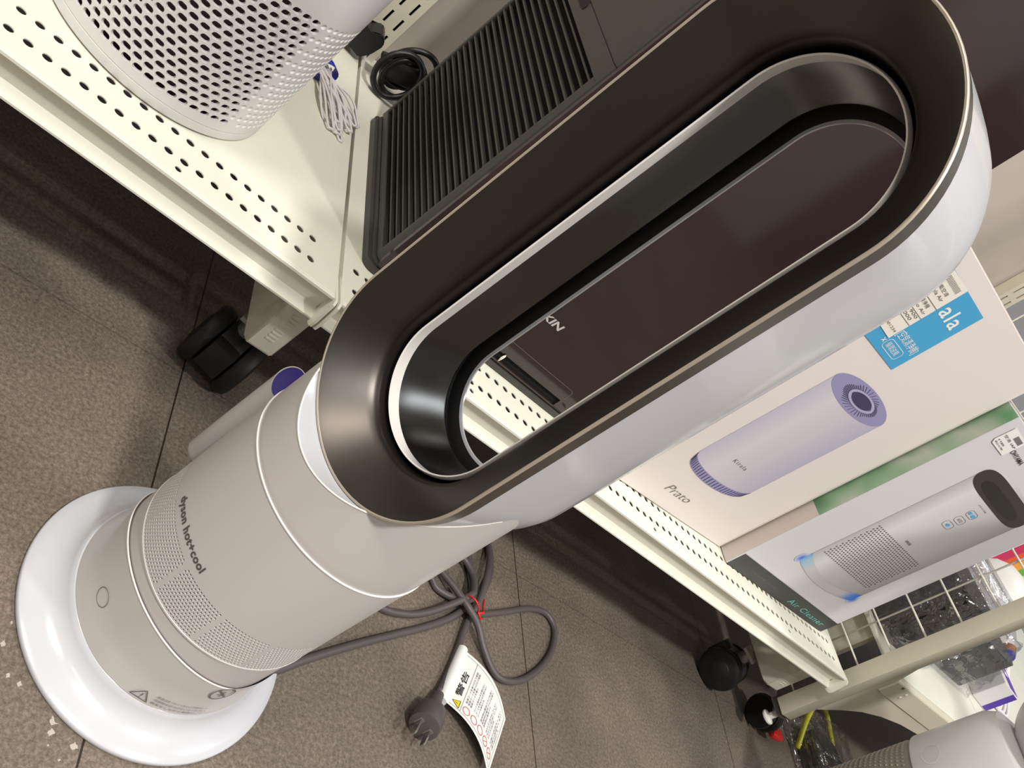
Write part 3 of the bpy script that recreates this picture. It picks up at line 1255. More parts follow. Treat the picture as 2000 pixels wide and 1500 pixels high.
# ---------------------------------------------------------------- white perforated purifier on the left shelf
PX, PY, PR = 0.0775, 0.671, 0.0918
pur = thing('air_purifier', 'white cylindrical air purifier with slotted grille on the left shelf', 'air purifier', (PX, PY, SHZ))
bm = bmesh.new()
lathe(bm, [(0, 0.0008), (PR - 0.002, 0.0008), (PR - 0.0004, 0.002), (PR, 0.004), (PR, 0.0088), (PR - 0.0006, 0.0092)], 128)
obj('base_ring', bm, M['pure_white'], pur, smooth=40)
bm = bmesh.new()
lathe(bm, [(PR - 0.0006, 0.0092), (PR - 0.0001, 0.0096), (PR - 0.0001, 0.0158)], 132)
nu, pu = 66, 2 * math.pi / 66
pv = 0.00605
zb = 0.0158
u00 = math.radians(-123.78) - pu * 0.5 - pu * 33


def pfn(u, v, d):
    return Vector(((PR - 0.0001 - d) * math.cos(u), (PR - 0.0001 - d) * math.sin(u), v))


def pkind(i, j, u, v):
    a = math.degrees(u) % 360
    if a > 180:
        a -= 360
    if -158 < a < -51.5:
        return 'hole'
    if -50.5 < a < 40:
        return None
    return 'plain'


perf_cells(bm, pfn, u00, nu, pu, zb, 18, pv, math.radians(2.15), 0.00235, 0.0026, pkind, ur=PR)
# dimpled side field, closer pitch
a0, a1 = None, None
ucs = []
for i in range(nu):
    a = math.degrees(u00 + (i + .5) * pu)
    ucs.append(a)
# plain columns bridging, then dimples at their own pitch
# rows alternate, so fit each row's gap exactly
for j in range(18):
    off = pu / 2 if j % 2 else 0
    cells = [u00 + (i + .5) * pu + off for i in range(nu)]

    def inside(u):
        a = math.degrees(u) % 360
        if a > 180:
            a -= 360
        return -50.5 < a < 40
    gap = [u for u in cells if inside(u)]
    ua, ub = min(gap, key=lambda q: (math.degrees(q) + 180) % 360) - pu / 2, max(gap, key=lambda q: (math.degrees(q) + 180) % 360) + pu / 2
    nd = 22
    st = (ub - ua) / nd
    perf_cells(bm, pfn, ua, nd, st, zb + j * pv, 1, pv, st * 0.38, 0.0021, 0.001, lambda i, jj, u, v: 'dimple' if i > 0 or j % 2 else 'plain', stagger=False, dimple=0.0013, ur=PR)
ztop = zb + 18 * pv
lathe(bm, [(PR - 0.0001, ztop), (PR - 0.0001, 0.30), (PR - 0.0020, 0.305), (PR - 0.006, 0.308), (0.0, 0.310)], 132)
obj('grille_shell', bm, M['pure_white'], pur, smooth=28)
bm = bmesh.new()
lathe(bm, [(PR - 0.009, 0.012), (PR - 0.009, 0.13)], 64)
obj('filter', bm, M['hole'], pur, smooth=180)

# white cord with blue band behind it
cb = thing('coiled_white_cord', 'bundle of thin white cord held by a blue band, lying beside the white purifier', 'cord', (0, 0, SHZ))
bm = bmesh.new()
rnd = random.Random(3)
tie = Vector((0.2110, 0.8260, 0.010))
ends = [(0.2487, 0.7469), (0.2518, 0.7764), (0.2430, 0.7500), (0.2560, 0.7700), (0.2400, 0.7650), (0.2480, 0.7900), (0.2662, 0.7965), (0.2350, 0.7480), (0.2440, 0.7560), (0.2600, 0.7850), (0.2300, 0.7600)]
for k, e in enumerate(ends):
    ev = Vector((e[0], e[1], 0.0018 + 0.0012 * (k % 5)))
    d = (ev - tie)
    d.z = 0
    s = Vector((-d.y, d.x, 0)).normalized()
    wd = 0.0022 + 0.0040 * rnd.random()
    tz = 0.006 + 0.008 * rnd.random()
    o1 = tie + s * (rnd.random() - 0.5) * 0.024 - d.normalized() * 0.003
    o2 = tie + s * (rnd.random() - 0.5) * 0.024 - d.normalized() * 0.003
    o1.z, o2.z = tz, tz + 0.002 if tz < 0.012 else tz
    m1 = tie + d * 0.55 + s * wd * 1.3
    m2 = tie + d * 0.55 - s * wd * 1.3
    m1.z, m2.z = 0.007 + 0.006 * rnd.random(), 0.007 + 0.006 * rnd.random()
    e1 = ev + s * wd * 0.8 - d * 0.05
    e2 = ev - s * wd * 0.8 - d * 0.05
    tube(bm, smooth_path([o1, m1, e1, ev, e2, m2, o2], 6), 0.00115, 7)
obj('cord_loops', bm, M['cable_white'], cb, smooth=180)
bm = bmesh.new()
dd = Vector((0.2487, 0.7600, 0)) - Vector((0.2110, 0.8260, 0))
dd.normalize()
ss_ = Vector((-dd.y, dd.x, 0))
pts = []
for k in range(20):
    a = 2 * math.pi * k / 20
    pts.append(ss_ * 0.0165 * math.cos(a) + Vector((0, 0, 0.0110 + 0.0105 * math.sin(a))))
ra = [bm.verts.new(tie * 1 + p - dd * 0.004 - Vector((0, 0, tie.z))) for p in pts]
rb = [bm.verts.new(tie * 1 + p + dd * 0.007 - Vector((0, 0, tie.z))) for p in pts]
for k in range(20):
    bm.faces.new((ra[k], ra[(k + 1) % 20], rb[(k + 1) % 20], rb[k]))
obj('blue_band', bm, M['blue'], cb, smooth=180)

# ---------------------------------------------------------------- black square purifier
dk = thing('tower_air_purifier', 'black square tower air purifier with louvred side and gloss brown-black front', 'air purifier', (0, 0, 0))
DX0, DX1, DY0, DY1 = 0.2895, 0.5625, 0.5925, 0.8520
bm = bmesh.new()
prism(bm, rrect(0.2835, 0.5685, 0.5915, 0.8440, 0.010), SHZ + 0.0005, 0.1975)
prism(bm, rrect(0.2870, 0.5650, 0.5925, 0.8430, 0.010), 0.1975, 0.2010)
obj('base_tray', bm, M['dark_plastic'], dk, smooth=35)
bm = bmesh.new()
prism(bm, rrect(DX0, DX1, DY0, DY1, 0.010), 0.2020, 0.2085)
prism(bm, rrect(DX0, DX1, DY0, DY1, 0.010), 0.4260, 0.4432)
prism(bm, rrect(DX0, DX1, DY0, DY1, 0.010), 0.4440, 0.8900)
prism(bm, rrect(DX0 + 0.001, DX1 - 0.001, DY0 + 0.001, DY1 - 0.001, 0.010), 0.4430, 0.4442)
nx = DX0 + 0.014
mid = [(nx, 0.6050), (DX0 + 0.0002, 0.6050), (DX0 + 0.0002, 0.6020)] + [(DX0 + 0.010 - 0.010 * math.cos(math.radians(t)), DY0 + 0.010 - 0.010 * math.sin(math.radians(t))) for t in (0, 30, 60, 90)] + \
      [(DX1 - 0.010, DY0), (DX1, DY0 + 0.010), (DX1, DY1 - 0.010), (DX1 - 0.010, DY1)] + \
      [(DX0 + 0.010 - 0.010 * math.cos(math.radians(t)), DY1 - 0.010 + 0.010 * math.sin(math.radians(t))) for t in (90, 60, 30, 0)] + [(DX0 + 0.0002, 0.8400), (nx, 0.8400)]
prism(bm, mid, 0.2085, 0.4260)
obj('housing', bm, M['dark_plastic'], dk, smooth=35)
bm = bmesh.new()
box(bm, nx - 0.0008, nx + 0.0002, 0.605, 0.840, 0.2085, 0.4260)
obj('filter_recess', bm, M['dark_void'], dk)
bm = bmesh.new()
z = 0.2150
while z < 0.4240:
    box(bm, DX0 + 0.0010, DX0 + 0.0050, 0.6052, 0.8398, z, z + 0.0014)
    z += 0.00735
obj('louvres', bm, M['dark_plastic'], dk)
# grip recess at the panel seam
bm = bmesh.new()
prism(bm, rrect(0.711, 0.745, 0.4345, 0.4440, 0.0045, 5), DX0 - 0.0006, DX0 + 0.001, 'x')
obj('grip_recess', bm, M['groove'], dk)
# gloss front
bm = bmesh.new()
FXa, FXb = 0.2905, 0.5615
fz = 0.5885
sx0, sx1 = 0.3310, 0.5225
box(bm, FXa, sx0, fz, DY0, 0.2020, 0.8900)
box(bm, sx1, FXb, fz, DY0, 0.2020, 0.8900)
box(bm, sx0, sx1, fz, DY0, 0.2116, 0.8900)
box(bm, sx0, sx1, fz, DY0, 0.2010, 0.2022)
obj('front_panel', bm, M['front_gloss'], dk)
bm = bmesh.new()
box(bm, sx0, sx1, DY0 - 0.0008, DY0 - 0.0002, 0.2020, 0.2116)
obj('intake_slot', bm, M['dark_void'], dk)
bm = bmesh.new()
for a, b in (((sx0, 0.2272), (sx1 - 0.002, 0.2272)), ((sx1 + 0.0005, 0.2250), (sx1 + 0.0005, 0.2140)), ((sx0 - 0.0005, 0.2250), (sx0 - 0.0005, 0.2140)), ((sx1 - 0.002, 0.2272), (sx1 + 0.0005, 0.2250))):
    stroke2d(bm, a, b, 0.0005, lambda co: Vector((co.x, fz - 0.0003, co.y)))
obj('flap_outline', bm, M['flap_line'], dk)
bm = bmesh.new()
tb = fit_text('DAIKIN', 0.4030, 0.4522, 0, 0.0076, bold=0.03, shear=0.12)
join(bm, tb, lambda co: Vector((co.x, fz - 0.0004, 0.2640 + co.y)))
obj('logo', bm, M['logo_silver'], dk)
bm = bmesh.new()
c = Vector((0.4395, 0.5870, 0.2085))
pts = [(0, 0.0045), (0.0016, 0.003), (0.0014, -0.001), (0.0002, -0.006), (-0.0014, -0.001), (-0.0012, 0.002)]
A = [bm.verts.new(c + Vector((a, 0, b))) for a, b in pts]
B = [bm.verts.new(c + Vector((a * 0.4, -0.0014, b * 0.6))) for a, b in pts]
for k in range(6):
    bm.faces.new((A[k], A[(k + 1) % 6], B[(k + 1) % 6], B[k]))
bm.faces.new(B)
bm.faces.new(A[::-1])
obj('paper_shred', bm, M['label'], dk)

# black cable, adapter and clamp behind it
cc = thing('coiled_black_cable', 'coiled black cable standing behind the black purifier by the upright', 'cable', (0, 0, 0))
bm = bmesh.new()


def ell(cx_, cz_, rx, rz, y, tilt, r=0.0035, ph=0.0):
    pts = []
    for k in range(40):
        a = 2 * math.pi * k / 40
        u, v = rx * math.cos(a), rz * math.sin(a)
        pts.append((cx_ + u * math.cos(tilt) - v * math.sin(tilt), y + 0.006 * math.sin(a + ph), cz_ + u * math.sin(tilt) + v * math.cos(tilt)))
    tube(bm, pts, r, 8, closed=True)


ell(0.2905, 0.2215, 0.0225, 0.0265, 0.905, -0.35)
ell(0.3000, 0.2190, 0.0215, 0.0240, 0.915, -0.20, ph=1)
ell(0.3020, 0.2300, 0.0235, 0.0280, 0.925, -0.45, ph=2)
ell(0.2985, 0.2170, 0.0150, 0.0215, 0.932, 0.1, ph=3)
obj('cable_loops', bm, M['black'], cc, smooth=180)
bm = bmesh.new()
box(bm, -0.012, 0.012, -0.010, 0.010, -0.030, 0.030, bevel=0.004)
for v in bm.verts:
    x, z = v.co.x, v.co.z
    a = 0.95
    v.co = Vector((0.2975 + x * math.cos(a) + z * math.sin(a), 0.922 + v.co.y, 0.2215 - x * math.sin(a) + z * math.cos(a) * 0.55))
obj('adapter', bm, M['black'], cc, smooth=40)
bm = bmesh.new()
prism(bm, [(0.2260, 0.2000), (0.2560, 0.1960), (0.2630, 0.2080), (0.2660, 0.2240), (0.2625, 0.2300), (0.2560, 0.2330), (0.2460, 0.2250), (0.2400, 0.2260), (0.2330, 0.2380), (0.2200, 0.2200)], 0.930, 0.9605, 'y')
bmesh.ops.bevel(bm, geom=bm.edges[:], offset=0.0015, segments=2, affect='EDGES')
o = obj('power_plug_adapter', bm, M['black'], None, smooth=35)
tag(o, 'black angular plug adapter fixed low on the slotted upright', 'adapter')

# ---------------------------------------------------------------- boxes


def wall_frame(O, U):
    O = Vector(O)
    U = Vector((U[0], U[1], 0)).normalized()
    Nn = Vector((U.y, -U.x, 0))

    def mk(lift):
        return lambda co: O + U * co.x + Vector((0, 0, co.y)) + Nn * lift
    return mk


def pane(name, pts, mk, lift, m, parent):
    b = bmesh.new()
    poly(b, pts, mk(lift))
    return obj(name, b, m, parent)


def carton(root, O, U, depth, x0, z1, m, sidem=None):
    O = Vector(O)
    U = Vector((U[0], U[1], 0)).normalized()
    Bk = Vector((-U.y, U.x, 0))
    b = bmesh.new()
    q = []
    for (u, d) in ((x0, 0), (0, 0), (0, depth), (x0, depth)):
        for z in (0.0006, z1):
            q.append(b.verts.new(O + U * u + Bk * d + Vector((0, 0, z))))
    for i in range(4):
        j = (i + 1) % 4
        b.faces.new((q[2 * i], q[2 * j], q[2 * j + 1], q[2 * i + 1]))
    b.faces.new((q[0], q[2], q[4], q[6]))
    b.faces.new((q[1], q[7], q[5], q[3]))
    bmesh.ops.bevel(b, geom=b.edges[:], offset=0.0012, segments=2, affect='EDGES')
    return obj('carton', b, m, root, smooth=35)


PO, PU = (0.8610, 0.5937, SHZ), (0.174, 0.0164)
pb = thing('boxed_purifier', 'tall pinkish-white carton printed with a lavender cylinder and a sky blue label', 'box', (0, 0, 0))
carton(pb, PO, PU, 0.2450, -0.262, 0.3890, M['card'])
mk = wall_frame(PO, PU)
lav = gradient_mat('lavender_cylinder_print', [(0.0, srgb(192, 186, 204)), (0.3, srgb(214, 207, 214)), (0.6, srgb(204, 197, 206)), (1.0, srgb(182, 176, 196))], 0, 0.668, 0.790, 0.45)
el = []
for k in range(33):
    a = math.pi + math.pi * k / 32
    el.append((-0.1330 + 0.0580 * math.cos(a), 0.0820 + 0.0160 * math.sin(a)))
body = [(-0.0750, 0.2360), (-0.1915, 0.2360)] + [(x - 0.0005, y) for x, y in el]
# body colour
pane('cylinder_picture', [(-0.1910, 0.0850)] + [(-0.1330 + 0.0575 * math.cos(math.pi + math.pi * k / 32), 0.0850 - 0.0150 * math.sin(math.pi * k / 32)) for k in range(1, 32)] + [(-0.0752, 0.0850), (-0.0740, 0.2385), (-0.1912, 0.2360)], mk, 0.0003, lav, pb)
bm = bmesh.new()
low = [(-0.1330 + 0.0575 * math.cos(math.pi + math.pi * k / 32), 0.0850 - 0.0150 * math.sin(math.pi * k / 32)) for k in range(33)]
for k in range(32):
    (xa, ya), (xb, yb) = low[k], low[k + 1]
    poly(bm, [(xa, ya), (xb, yb), (-0.1330 + (xb + 0.1330) * 0.94, yb - 0.0110), (-0.1330 + (xa + 0.1330) * 0.94, ya - 0.0110)], mk(0.0004))
obj('base_band_print', bm, M['lav_dark'], pb)
bm = bmesh.new()
poly_pts = [(-0.1330 + 0.0583 * math.cos(2 * math.pi * k / 40), 0.2378 + 0.0170 * math.sin(2 * math.pi * k / 40)) for k in range(40)]
poly(bm, poly_pts, mk(0.0005))
obj('top_disc_print', bm, M['lav_dark'], pb)
bm = bmesh.new()
for k in range(30):
    a = math.pi + math.pi * (k + 0.5) / 30
    xx = -0.1330 + 0.0572 * math.cos(a)
    yy = 0.0850 + 0.0150 * math.sin(a)
    stroke2d(bm, (xx, yy - 0.001), (-0.1330 + (xx + 0.1330) * 0.95, yy - 0.0100), 0.0007 + 0.0006 * abs(math.sin(a)), mk(0.0006))
obj('base_slit_print', bm, M['lav_ink'], pb)
bm = bmesh.new()
for k in range(44):
    a = 2 * math.pi * k / 44
    stroke2d(bm, (-0.1310 + 0.0250 * math.cos(a), 0.2385 + 0.0085 * math.sin(a)), (-0.1325 + (0.036 + 0.017 * max(0, math.cos(a * 2 - 3.4))) * math.cos(a - 0.10), 0.2380 + (0.0108 + 0.0045 * max(0, math.cos(a * 2 - 3.4))) * math.sin(a - 0.10)), 0.0007, mk(0.0007))
obj('top_slit_print', bm, M['lav_ink'], pb)
bm = bmesh.new()
poly(bm, [(-0.1315 + 0.0205 * math.cos(2 * math.pi * k / 30), 0.2388 + 0.0068 * math.sin(2 * math.pi * k / 30)) for k in range(30)], mk(0.0011))
obj('vent_centre_print', bm, M['lav_ink'], pb)
bm = bmesh.new()
ring2d(bm, -0.1310, 0.2385, 0.0265, 0.0090, 0.0042, mk(0.0009), 36)
obj('vent_collar_print', bm, mat('pale_lavender_print', srgb(176, 172, 206), 0.5), pb)
bm = bmesh.new()
tb = fit_text('Kirala', -0.1472, -0.1207, 0.0995, 0.1045, spacing=1.3)
join(bm, tb, mk(0.0006))
obj('cylinder_name_print', bm, M['ink_grey'], pb)
bm = bmesh.new()
tb = fit_text('Prato', -0.1640, -0.1185, 0.0240, 0.0345, shear=0.25, bold=-0.012)
join(bm, tb, mk(0.0006))
obj('model_name_print', bm, M['ink_grey'], pb)
pane('blue_label', [(-0.2500, 0.2795), (-0.1542, 0.2795), (-0.1565, 0.3697), (-0.2500, 0.3697)], mk, 0.0006, M['blue_label'], pb)
bm = bmesh.new()
tb = fit_text('ala', -0.1985, -0.1648, 0.3398, 0.3560, bold=0.012, spacing=1.15)
join(bm, tb, mk(0.0008))
obj('brand_text', bm, M['paper'], pb)
bm = bmesh.new()
tb = fit_text('[空気清浄機]', -0.2010, -0.1605, 0.2995, 0.3105)
join(bm, tb, mk(0.0008))
obj('japanese_text', bm, M['paper'], pb)
bm = bmesh.new()
tb = fit_text('×', -0.2060, -0.2010, 0.2880, 0.2930)
join(bm, tb, mk(0.0008))
tb = fit_text('循環送風', -0.1955, -0.1725, 0.2880, 0.2945)
join(bm, tb, mk(0.0008))
rr = rrect(-0.1990, -0.1675, 0.2855, 0.2970, 0.0040, 5)
for k in range(len(rr)):
    stroke2d(bm, rr[k], rr[(k + 1) % len(rr)], 0.0006, mk(0.0008))
obj('framed_text', bm, M['paper'], pb)
pane('price_label', [(-0.2500, 0.2960), (-0.2022, 0.2943), (-0.2050, 0.3703), (-0.2500, 0.3690)], mk, 0.0012, M['label'], pb)
bm = bmesh.new()
for zz in (0.3145, 0.3255, 0.3404):
    stroke2d(bm, (-0.2480, zz), (-0.2035, zz + 0.0003), 0.0005, mk(0.0015))
for s, a, b, z0_, z1_ in (('¥39,000', -0.2460, -0.2105, 0.3165, 0.3200), ('¥42,900', -0.2440, -0.2080, 0.3215, 0.3248), ('Prato Air', -0.2400, -0.2070, 0.3290, 0.3320), ('空気清浄機', -0.2420, -0.2130, 0.3340, 0.3385),
                          ('Kirala Air', -0.2420, -0.2110, 0.3465, 0.3500), ('美風空清', -0.2400, -0.2140, 0.3520, 0.3560), ('4580001234', -0.2420, -0.2060, 0.3010, 0.3035)):
    join(bm, fit_text(s, a, b, z0_, z1_), mk(0.0015))
for k in range(14):
    stroke2d(bm, (-0.2370 + k * 0.0020, 0.3600), (-0.2370 + k * 0.0020, 0.3655), 0.0007, mk(0.0015))
obj('price_label_text', bm, M['ink_grey'], pb)

AO, AU = (0.8665, 0.5744, SHZ), (0.2606, 0.0103)
ab = thing('boxed_air_cleaner', 'pale grey carton printed Air Cleaner on a charcoal strip, at the right shelf end', 'box', (0, 0, 0))
# carton: measured from its left front corner
O2 = Vector(AO)
U2 = Vector((AU[0], AU[1], 0)).normalized()
mk = wall_frame(AO, AU)
AW, AH, AD = 0.2615, 0.3515, 0.2450
carton(ab, O2 + U2 * AW, AU, AD, -AW, AH, M['card2'])
cp = gradient_mat('white_tower_print', [(0.0, srgb(186, 184, 188)), (0.18, srgb(222, 220, 222)), (0.5, srgb(204, 202, 204)), (0.85, srgb(176, 174, 176)), (1.0, srgb(150, 148, 150))], 0, 0.932, 1.082, 0.4)
pane('charcoal_strip', [(0.0010, 0.0015), (AW - 0.001, 0.0015), (AW - 0.0005, 0.0270), (0.0010, 0.0270)], mk, 0.0004, M['charcoal_print'], ab)
bm = bmesh.new()
join(bm, fit_text('Air Cleaner', 0.1450, 0.2440, 0.0080, 0.0165, spacing=1.1), mk(0.0007))
obj('strip_text', bm, M['cyan_ink'], ab)
bm = bmesh.new()
join(bm, fit_text('空気清浄機 IAP-A35', 0.040, 0.105, 0.0120, 0.0150, spacing=1.2), mk(0.0007))
obj('strip_small_text', bm, M['ink_grey'], ab)
bot = [(0.0655 + 0.1480 * k / 24, 0.0840 - 0.0170 * math.sin(math.pi * k / 24) ** 0.8) for k in range(25)]
pane('tower_picture', bot + [(0.2148, 0.2800), (0.2050, 0.2950), (0.1750, 0.3080), (0.1250, 0.3110), (0.0850, 0.3060), (0.0660, 0.2960), (0.0640, 0.2800)], mk, 0.0004, cp, ab)
bm = bmesh.new()
op = [(0.1395 + 0.0765 * math.copysign(abs(math.cos(t)) ** 0.45, math.cos(t)), 0.2890 + 0.0165 * math.copysign(abs(math.sin(t)) ** 0.75, math.sin(t))) for t in [2 * math.pi * k / 40 for k in range(40)]]
poly(bm, op, mk(0.0006))
obj('top_opening_print', bm, mat('olive_black_print', srgb(58, 55, 48), 0.4), ab)
bm = bmesh.new()
poly(bm, [(0.1395 + 0.055 * math.copysign(abs(math.cos(t)) ** 0.5, math.cos(t)), 0.2860 + 0.0085 * math.sin(t)) for t in [2 * math.pi * k / 30 for k in range(30)]], mk(0.0008))
obj('top_inner_print', bm, mat('dark_olive_print', srgb(40, 38, 34), 0.4), ab)
bm = bmesh.new()
for j in range(19):
    zz = 0.0950 + j * 0.0039
    nrow = 25
    for i in range(nrow):
        xx = 0.0745 + (i + (0.5 if j % 2 else 0)) * 0.0051
        # the field narrows at the lower corners, as printed
        r_ = 0.00115
        poly(bm, [(xx + r_ * 1.2 * math.cos(a), zz + r_ * math.sin(a)) for a in (0, 1.05, 2.1, 3.14, 4.19, 5.24)], mk(0.0007))
obj('perforation_print', bm, M['ink_brown'], ab)
lb = gradient_mat('base_light_print', [(0.0, srgb(40, 150, 214)), (0.10, srgb(160, 196, 216)), (0.25, srgb(206, 204, 206)), (0.8, srgb(196, 194, 198)), (0.9, srgb(80, 140, 220)), (1.0, srgb(30, 96, 214))], 0, 0.925, 1.085, 0.4)
up_ = [(0.0655 + 0.1480 * k / 24, 0.0840 - 0.0170 * math.sin(math.pi * k / 24) ** 0.8) for k in range(25)]
dn_ = [(0.0660 + 0.1460 * k / 24, 0.0660 - 0.0120 * math.sin(math.pi * k / 24) ** 0.8) for k in range(25)]
bm = bmesh.new()
for k in range(24):
    poly(bm, [up_[k], up_[k + 1], dn_[k + 1], dn_[k]], mk(0.0005))
obj('base_light_picture', bm, lb, ab)
for nm_, cx_, sgn in (('left_glow_print', 0.0655, -1), ('right_glow_print', 0.2120, 1)):
    bm = bmesh.new()
    for q in range(1, 5):
        sc_ = 1.20 - 0.22 * q
        poly(bm, [(cx_ + sgn * 0.0015 + 0.0080 * sc_ * math.cos(2 * math.pi * k / 24), 0.0700 + 0.0100 * sc_ * math.sin(2 * math.pi * k / 24)) for k in range(24)], mk(0.0004 + 0.00002 * q), mi=q)
    obj(nm_, bm, [mat('blue_glow_%s' % w_, srgb(*c_), 0.5) for w_, c_ in (('faintest', (204, 206, 216)), ('faint', (188, 196, 220)), ('soft', (164, 178, 222)), ('mid', (132, 152, 224)), ('deep', (100, 122, 222)))], ab)
bm = bmesh.new()
for k, (u, zz) in enumerate(((0.1389, 0.2244), (0.1411, 0.2381), (0.1416, 0.2524))):
    rr = rrect(u - 0.0105, u + 0.0105, zz - 0.0050, zz + 0.0050, 0.0048, 4)
    for q in range(len(rr)):
        stroke2d(bm, rr[q], rr[(q + 1) % len(rr)], 0.0005, mk(0.0007))
obj('button_outline_print', bm, M['ink_grey'], ab)
bm = bmesh.new()
join(bm, fit_text('おまかせ 風量', 0.127, 0.151, 0.2650, 0.2670), mk(0.0007))
obj('indicator_text', bm, M['ink_grey'], ab)
bm = bmesh.new()
join(bm, fit_text('IRIS', 0.132, 0.146, 0.1735, 0.1770, bold=0.02), mk(0.0007))
obj('badge_text', bm, M['ink_grey'], ab)
bm = bmesh.new()
join(bm, fit_text('AUTO', 0.136, 0.1475, 0.2360, 0.2400), mk(0.0007))
obj('button_text', bm, M['ink_grey'], ab)
bm = bmesh.new()
poly(bm, [(0.1389 + 0.004 * math.cos(a / 8 * math.pi), 0.2244 + 0.0022 * math.sin(a / 8 * math.pi)) for a in range(16)], mk(0.0008))
obj('blue_button_print', bm, mat('button_blue_print', srgb(84, 168, 226), 0.5), ab)
bm = bmesh.new()
poly(bm, rrect(0.1425, 0.1505, 0.2502, 0.2546, 0.0015, 3), mk(0.0008))
obj('blue_indicator_print', bm, bpy.data.materials['button_blue_print'], ab)
bm = bmesh.new()
poly(bm, rrect(0.1330, 0.1395, 0.2505, 0.2543, 0.001, 3), mk(0.0008))
obj('blue_bar_print', bm, bpy.data.materials['button_blue_print'], ab)
pane('price_sticker', [(0.0150, 0.3180), (0.0175, 0.3155), (0.0503, 0.3160), (0.0505, 0.3425), (0.0135, 0.3428), (0.0132, 0.3200)], mk, 0.0010, M['paper'], ab)
bm = bmesh.new()
for k in range(10):
    stroke2d(bm, (0.0300 + k * 0.0017, 0.3340), (0.0300 + k * 0.0017, 0.3400), 0.0009, mk(0.0013))
join(bm, fit_text('空清 IAP', 0.016, 0.048, 0.3285, 0.3318), mk(0.0013))
join(bm, fit_text('¥ 9,800', 0.017, 0.034, 0.3215, 0.3240), mk(0.0013))
join(bm, fit_text('税込10,780', 0.017, 0.040, 0.3180, 0.3205), mk(0.0013))
join(bm, fit_text('IRIS OHYAMA', 0.0370, 0.0860, 0.3242, 0.3302, bold=0.01), mk(0.0007) if False else mk(0.0007))
obj('sticker_text', bm, M['ink'], ab)
# side with the leafy picture
Bk = Vector((-U2.y, U2.x, 0))
mks = lambda lift_: (lambda co: O2 + Bk * co.x + Vector((0, 0, co.y)) - U2 * lift_)
bm = bmesh.new()
poly(bm, [(0.0012, 0.0012), (AD - 0.001, 0.0012), (AD - 0.001, 0.1240), (0.0012, 0.1240)], mks(0.0004))
obj('beige_side_print', bm, M['card_beige'], ab)
gm = gradient_mat('leafy_print', [(0.36, srgb(70, 112, 78)), (0.46, srgb(128, 160, 128)), (0.55, srgb(170, 176, 160)), (0.66, srgb(92, 140, 98))], 2, 0, 1, 0.45, noise=13)
bm = bmesh.new()
poly(bm, [(0.0012, 0.1240), (AD - 0.001, 0.1240), (AD - 0.001, AH - 0.0015), (0.0012, AH - 0.0015)], mks(0.0004))
obj('leaf_side_picture', bm, gm, ab)

# ---------------------------------------------------------------- wheeled rack at the right
rk = thing('wheeled_rack', 'ivory wheeled rack with curved gusset and wire side, right of the shelves', 'rack', (0, 0, 0))
RY0, RY1 = 0.5275, 0.5530
RXa, RXb = 1.1900, 1.2170
bm = bmesh.new()
box(bm, RXa, RXb, RY0, RY1, 0.0790, 1.60, bevel=0.0015)
obj('front_post', bm, M['shelf_dark'], rk, smooth=35)
bm = bmesh.new()
box(bm, RXa, RXb, 1.00, 1.025, 0.0790, 1.60)
obj('rear_post', bm, M['shelf_dark'], rk)
# gusset plate + beam outline in XZ at the front
gp = [(1.2160, 0.2800), (1.2160, 0.1180), (1.2300, 0.1280), (1.2500, 0.1430), (1.2800, 0.1610), (1.3200, 0.1740), (1.3700, 0.1830), (1.4400, 0.1880), (1.5200, 0.1890), (1.5200, 0.2060), (1.2390, 0.2060), (1.2290, 0.2120), (1.2290, 0.2400)]
bm = bmesh.new()
prism(bm, gp, RY0 + 0.0015, RY0 + 0.0045, 'y')
obj('gusset_plate', bm, M['shelf_dark'], rk)
bm = bmesh.new()
prism(bm, [(1.2300, 0.2080), (1.2360, 0.2060), (3.0, 0.2060), (3.0, 0.2380), (1.2300, 0.2380)], RY0 - 0.0005, RY0 + 0.0150, 'y')
bmesh.ops.bevel(bm, geom=bm.edges[:], offset=0.0010, segments=2, affect='EDGES')
obj('deck_beam', bm, M['shelf_dark'], rk, smooth=35)
for k in range(3):
    bm = bmesh.new()
    lathe(bm, [(0, 0), (0.0022, 0), (0.0022, 0.0008), (0, 0.0012)], 14)
    for v in bm.verts:
        v.co = Vector(((1.2520, 1.2760, 1.2760)[k] + v.co.x, RY0 - 0.0005 - v.co.z, (0.2345, 0.2200, 0.2290)[k] + v.co.y))
    obj('rivet', bm, (M['ink_brown'], M['shelf'], M['shelf'])[k], rk)
bm = bmesh.new()
box(bm, 1.2200, 1.6545, RY0 + 0.015, 1.30, 0.2330, 0.2385)
obj('deck_board', bm, M['shelf'], rk)
bm = bmesh.new()
box(bm, 1.6570, 3.0, RY0 + 0.015, 1.30, 0.2330, 0.2385)
obj('deck_board', bm, M['shelf'], rk)
bm = bmesh.new()
box(bm, 1.6545, 1.6570, RY0 + 0.015, 1.30, 0.2300, 0.2335)
obj('deck_joint', bm, M['ink_brown'], rk)
bm = bmesh.new()
yw = [0.605, 0.655, 0.705, 0.755, 0.805, 0.855, 0.905, 0.955]
for y in yw:
    tube(bm, [(1.2035, y, 0.095), (1.2035, y, 1.20)], 0.0014, 8)
z = 0.103
while z < 1.2:
    tube(bm, [(1.2010, 0.553, z), (1.2010, 1.00, z)], 0.0014, 8)
    z += 0.0495
obj('wire_grid', bm, M['shelf'], rk, smooth=180)
bm = bmesh.new()
box(bm, 1.2300, 1.2420, 0.60, 0.99, 0.1000, 0.2330)
obj('side_apron', bm, M['shelf_dark'], rk)
bm = bmesh.new()
box(bm, RXa + 0.004, RXb - 0.004, RY0 + 0.004, 1.02, 0.0700, 0.0785)
obj('skid', bm, M['ink_brown'], rk)


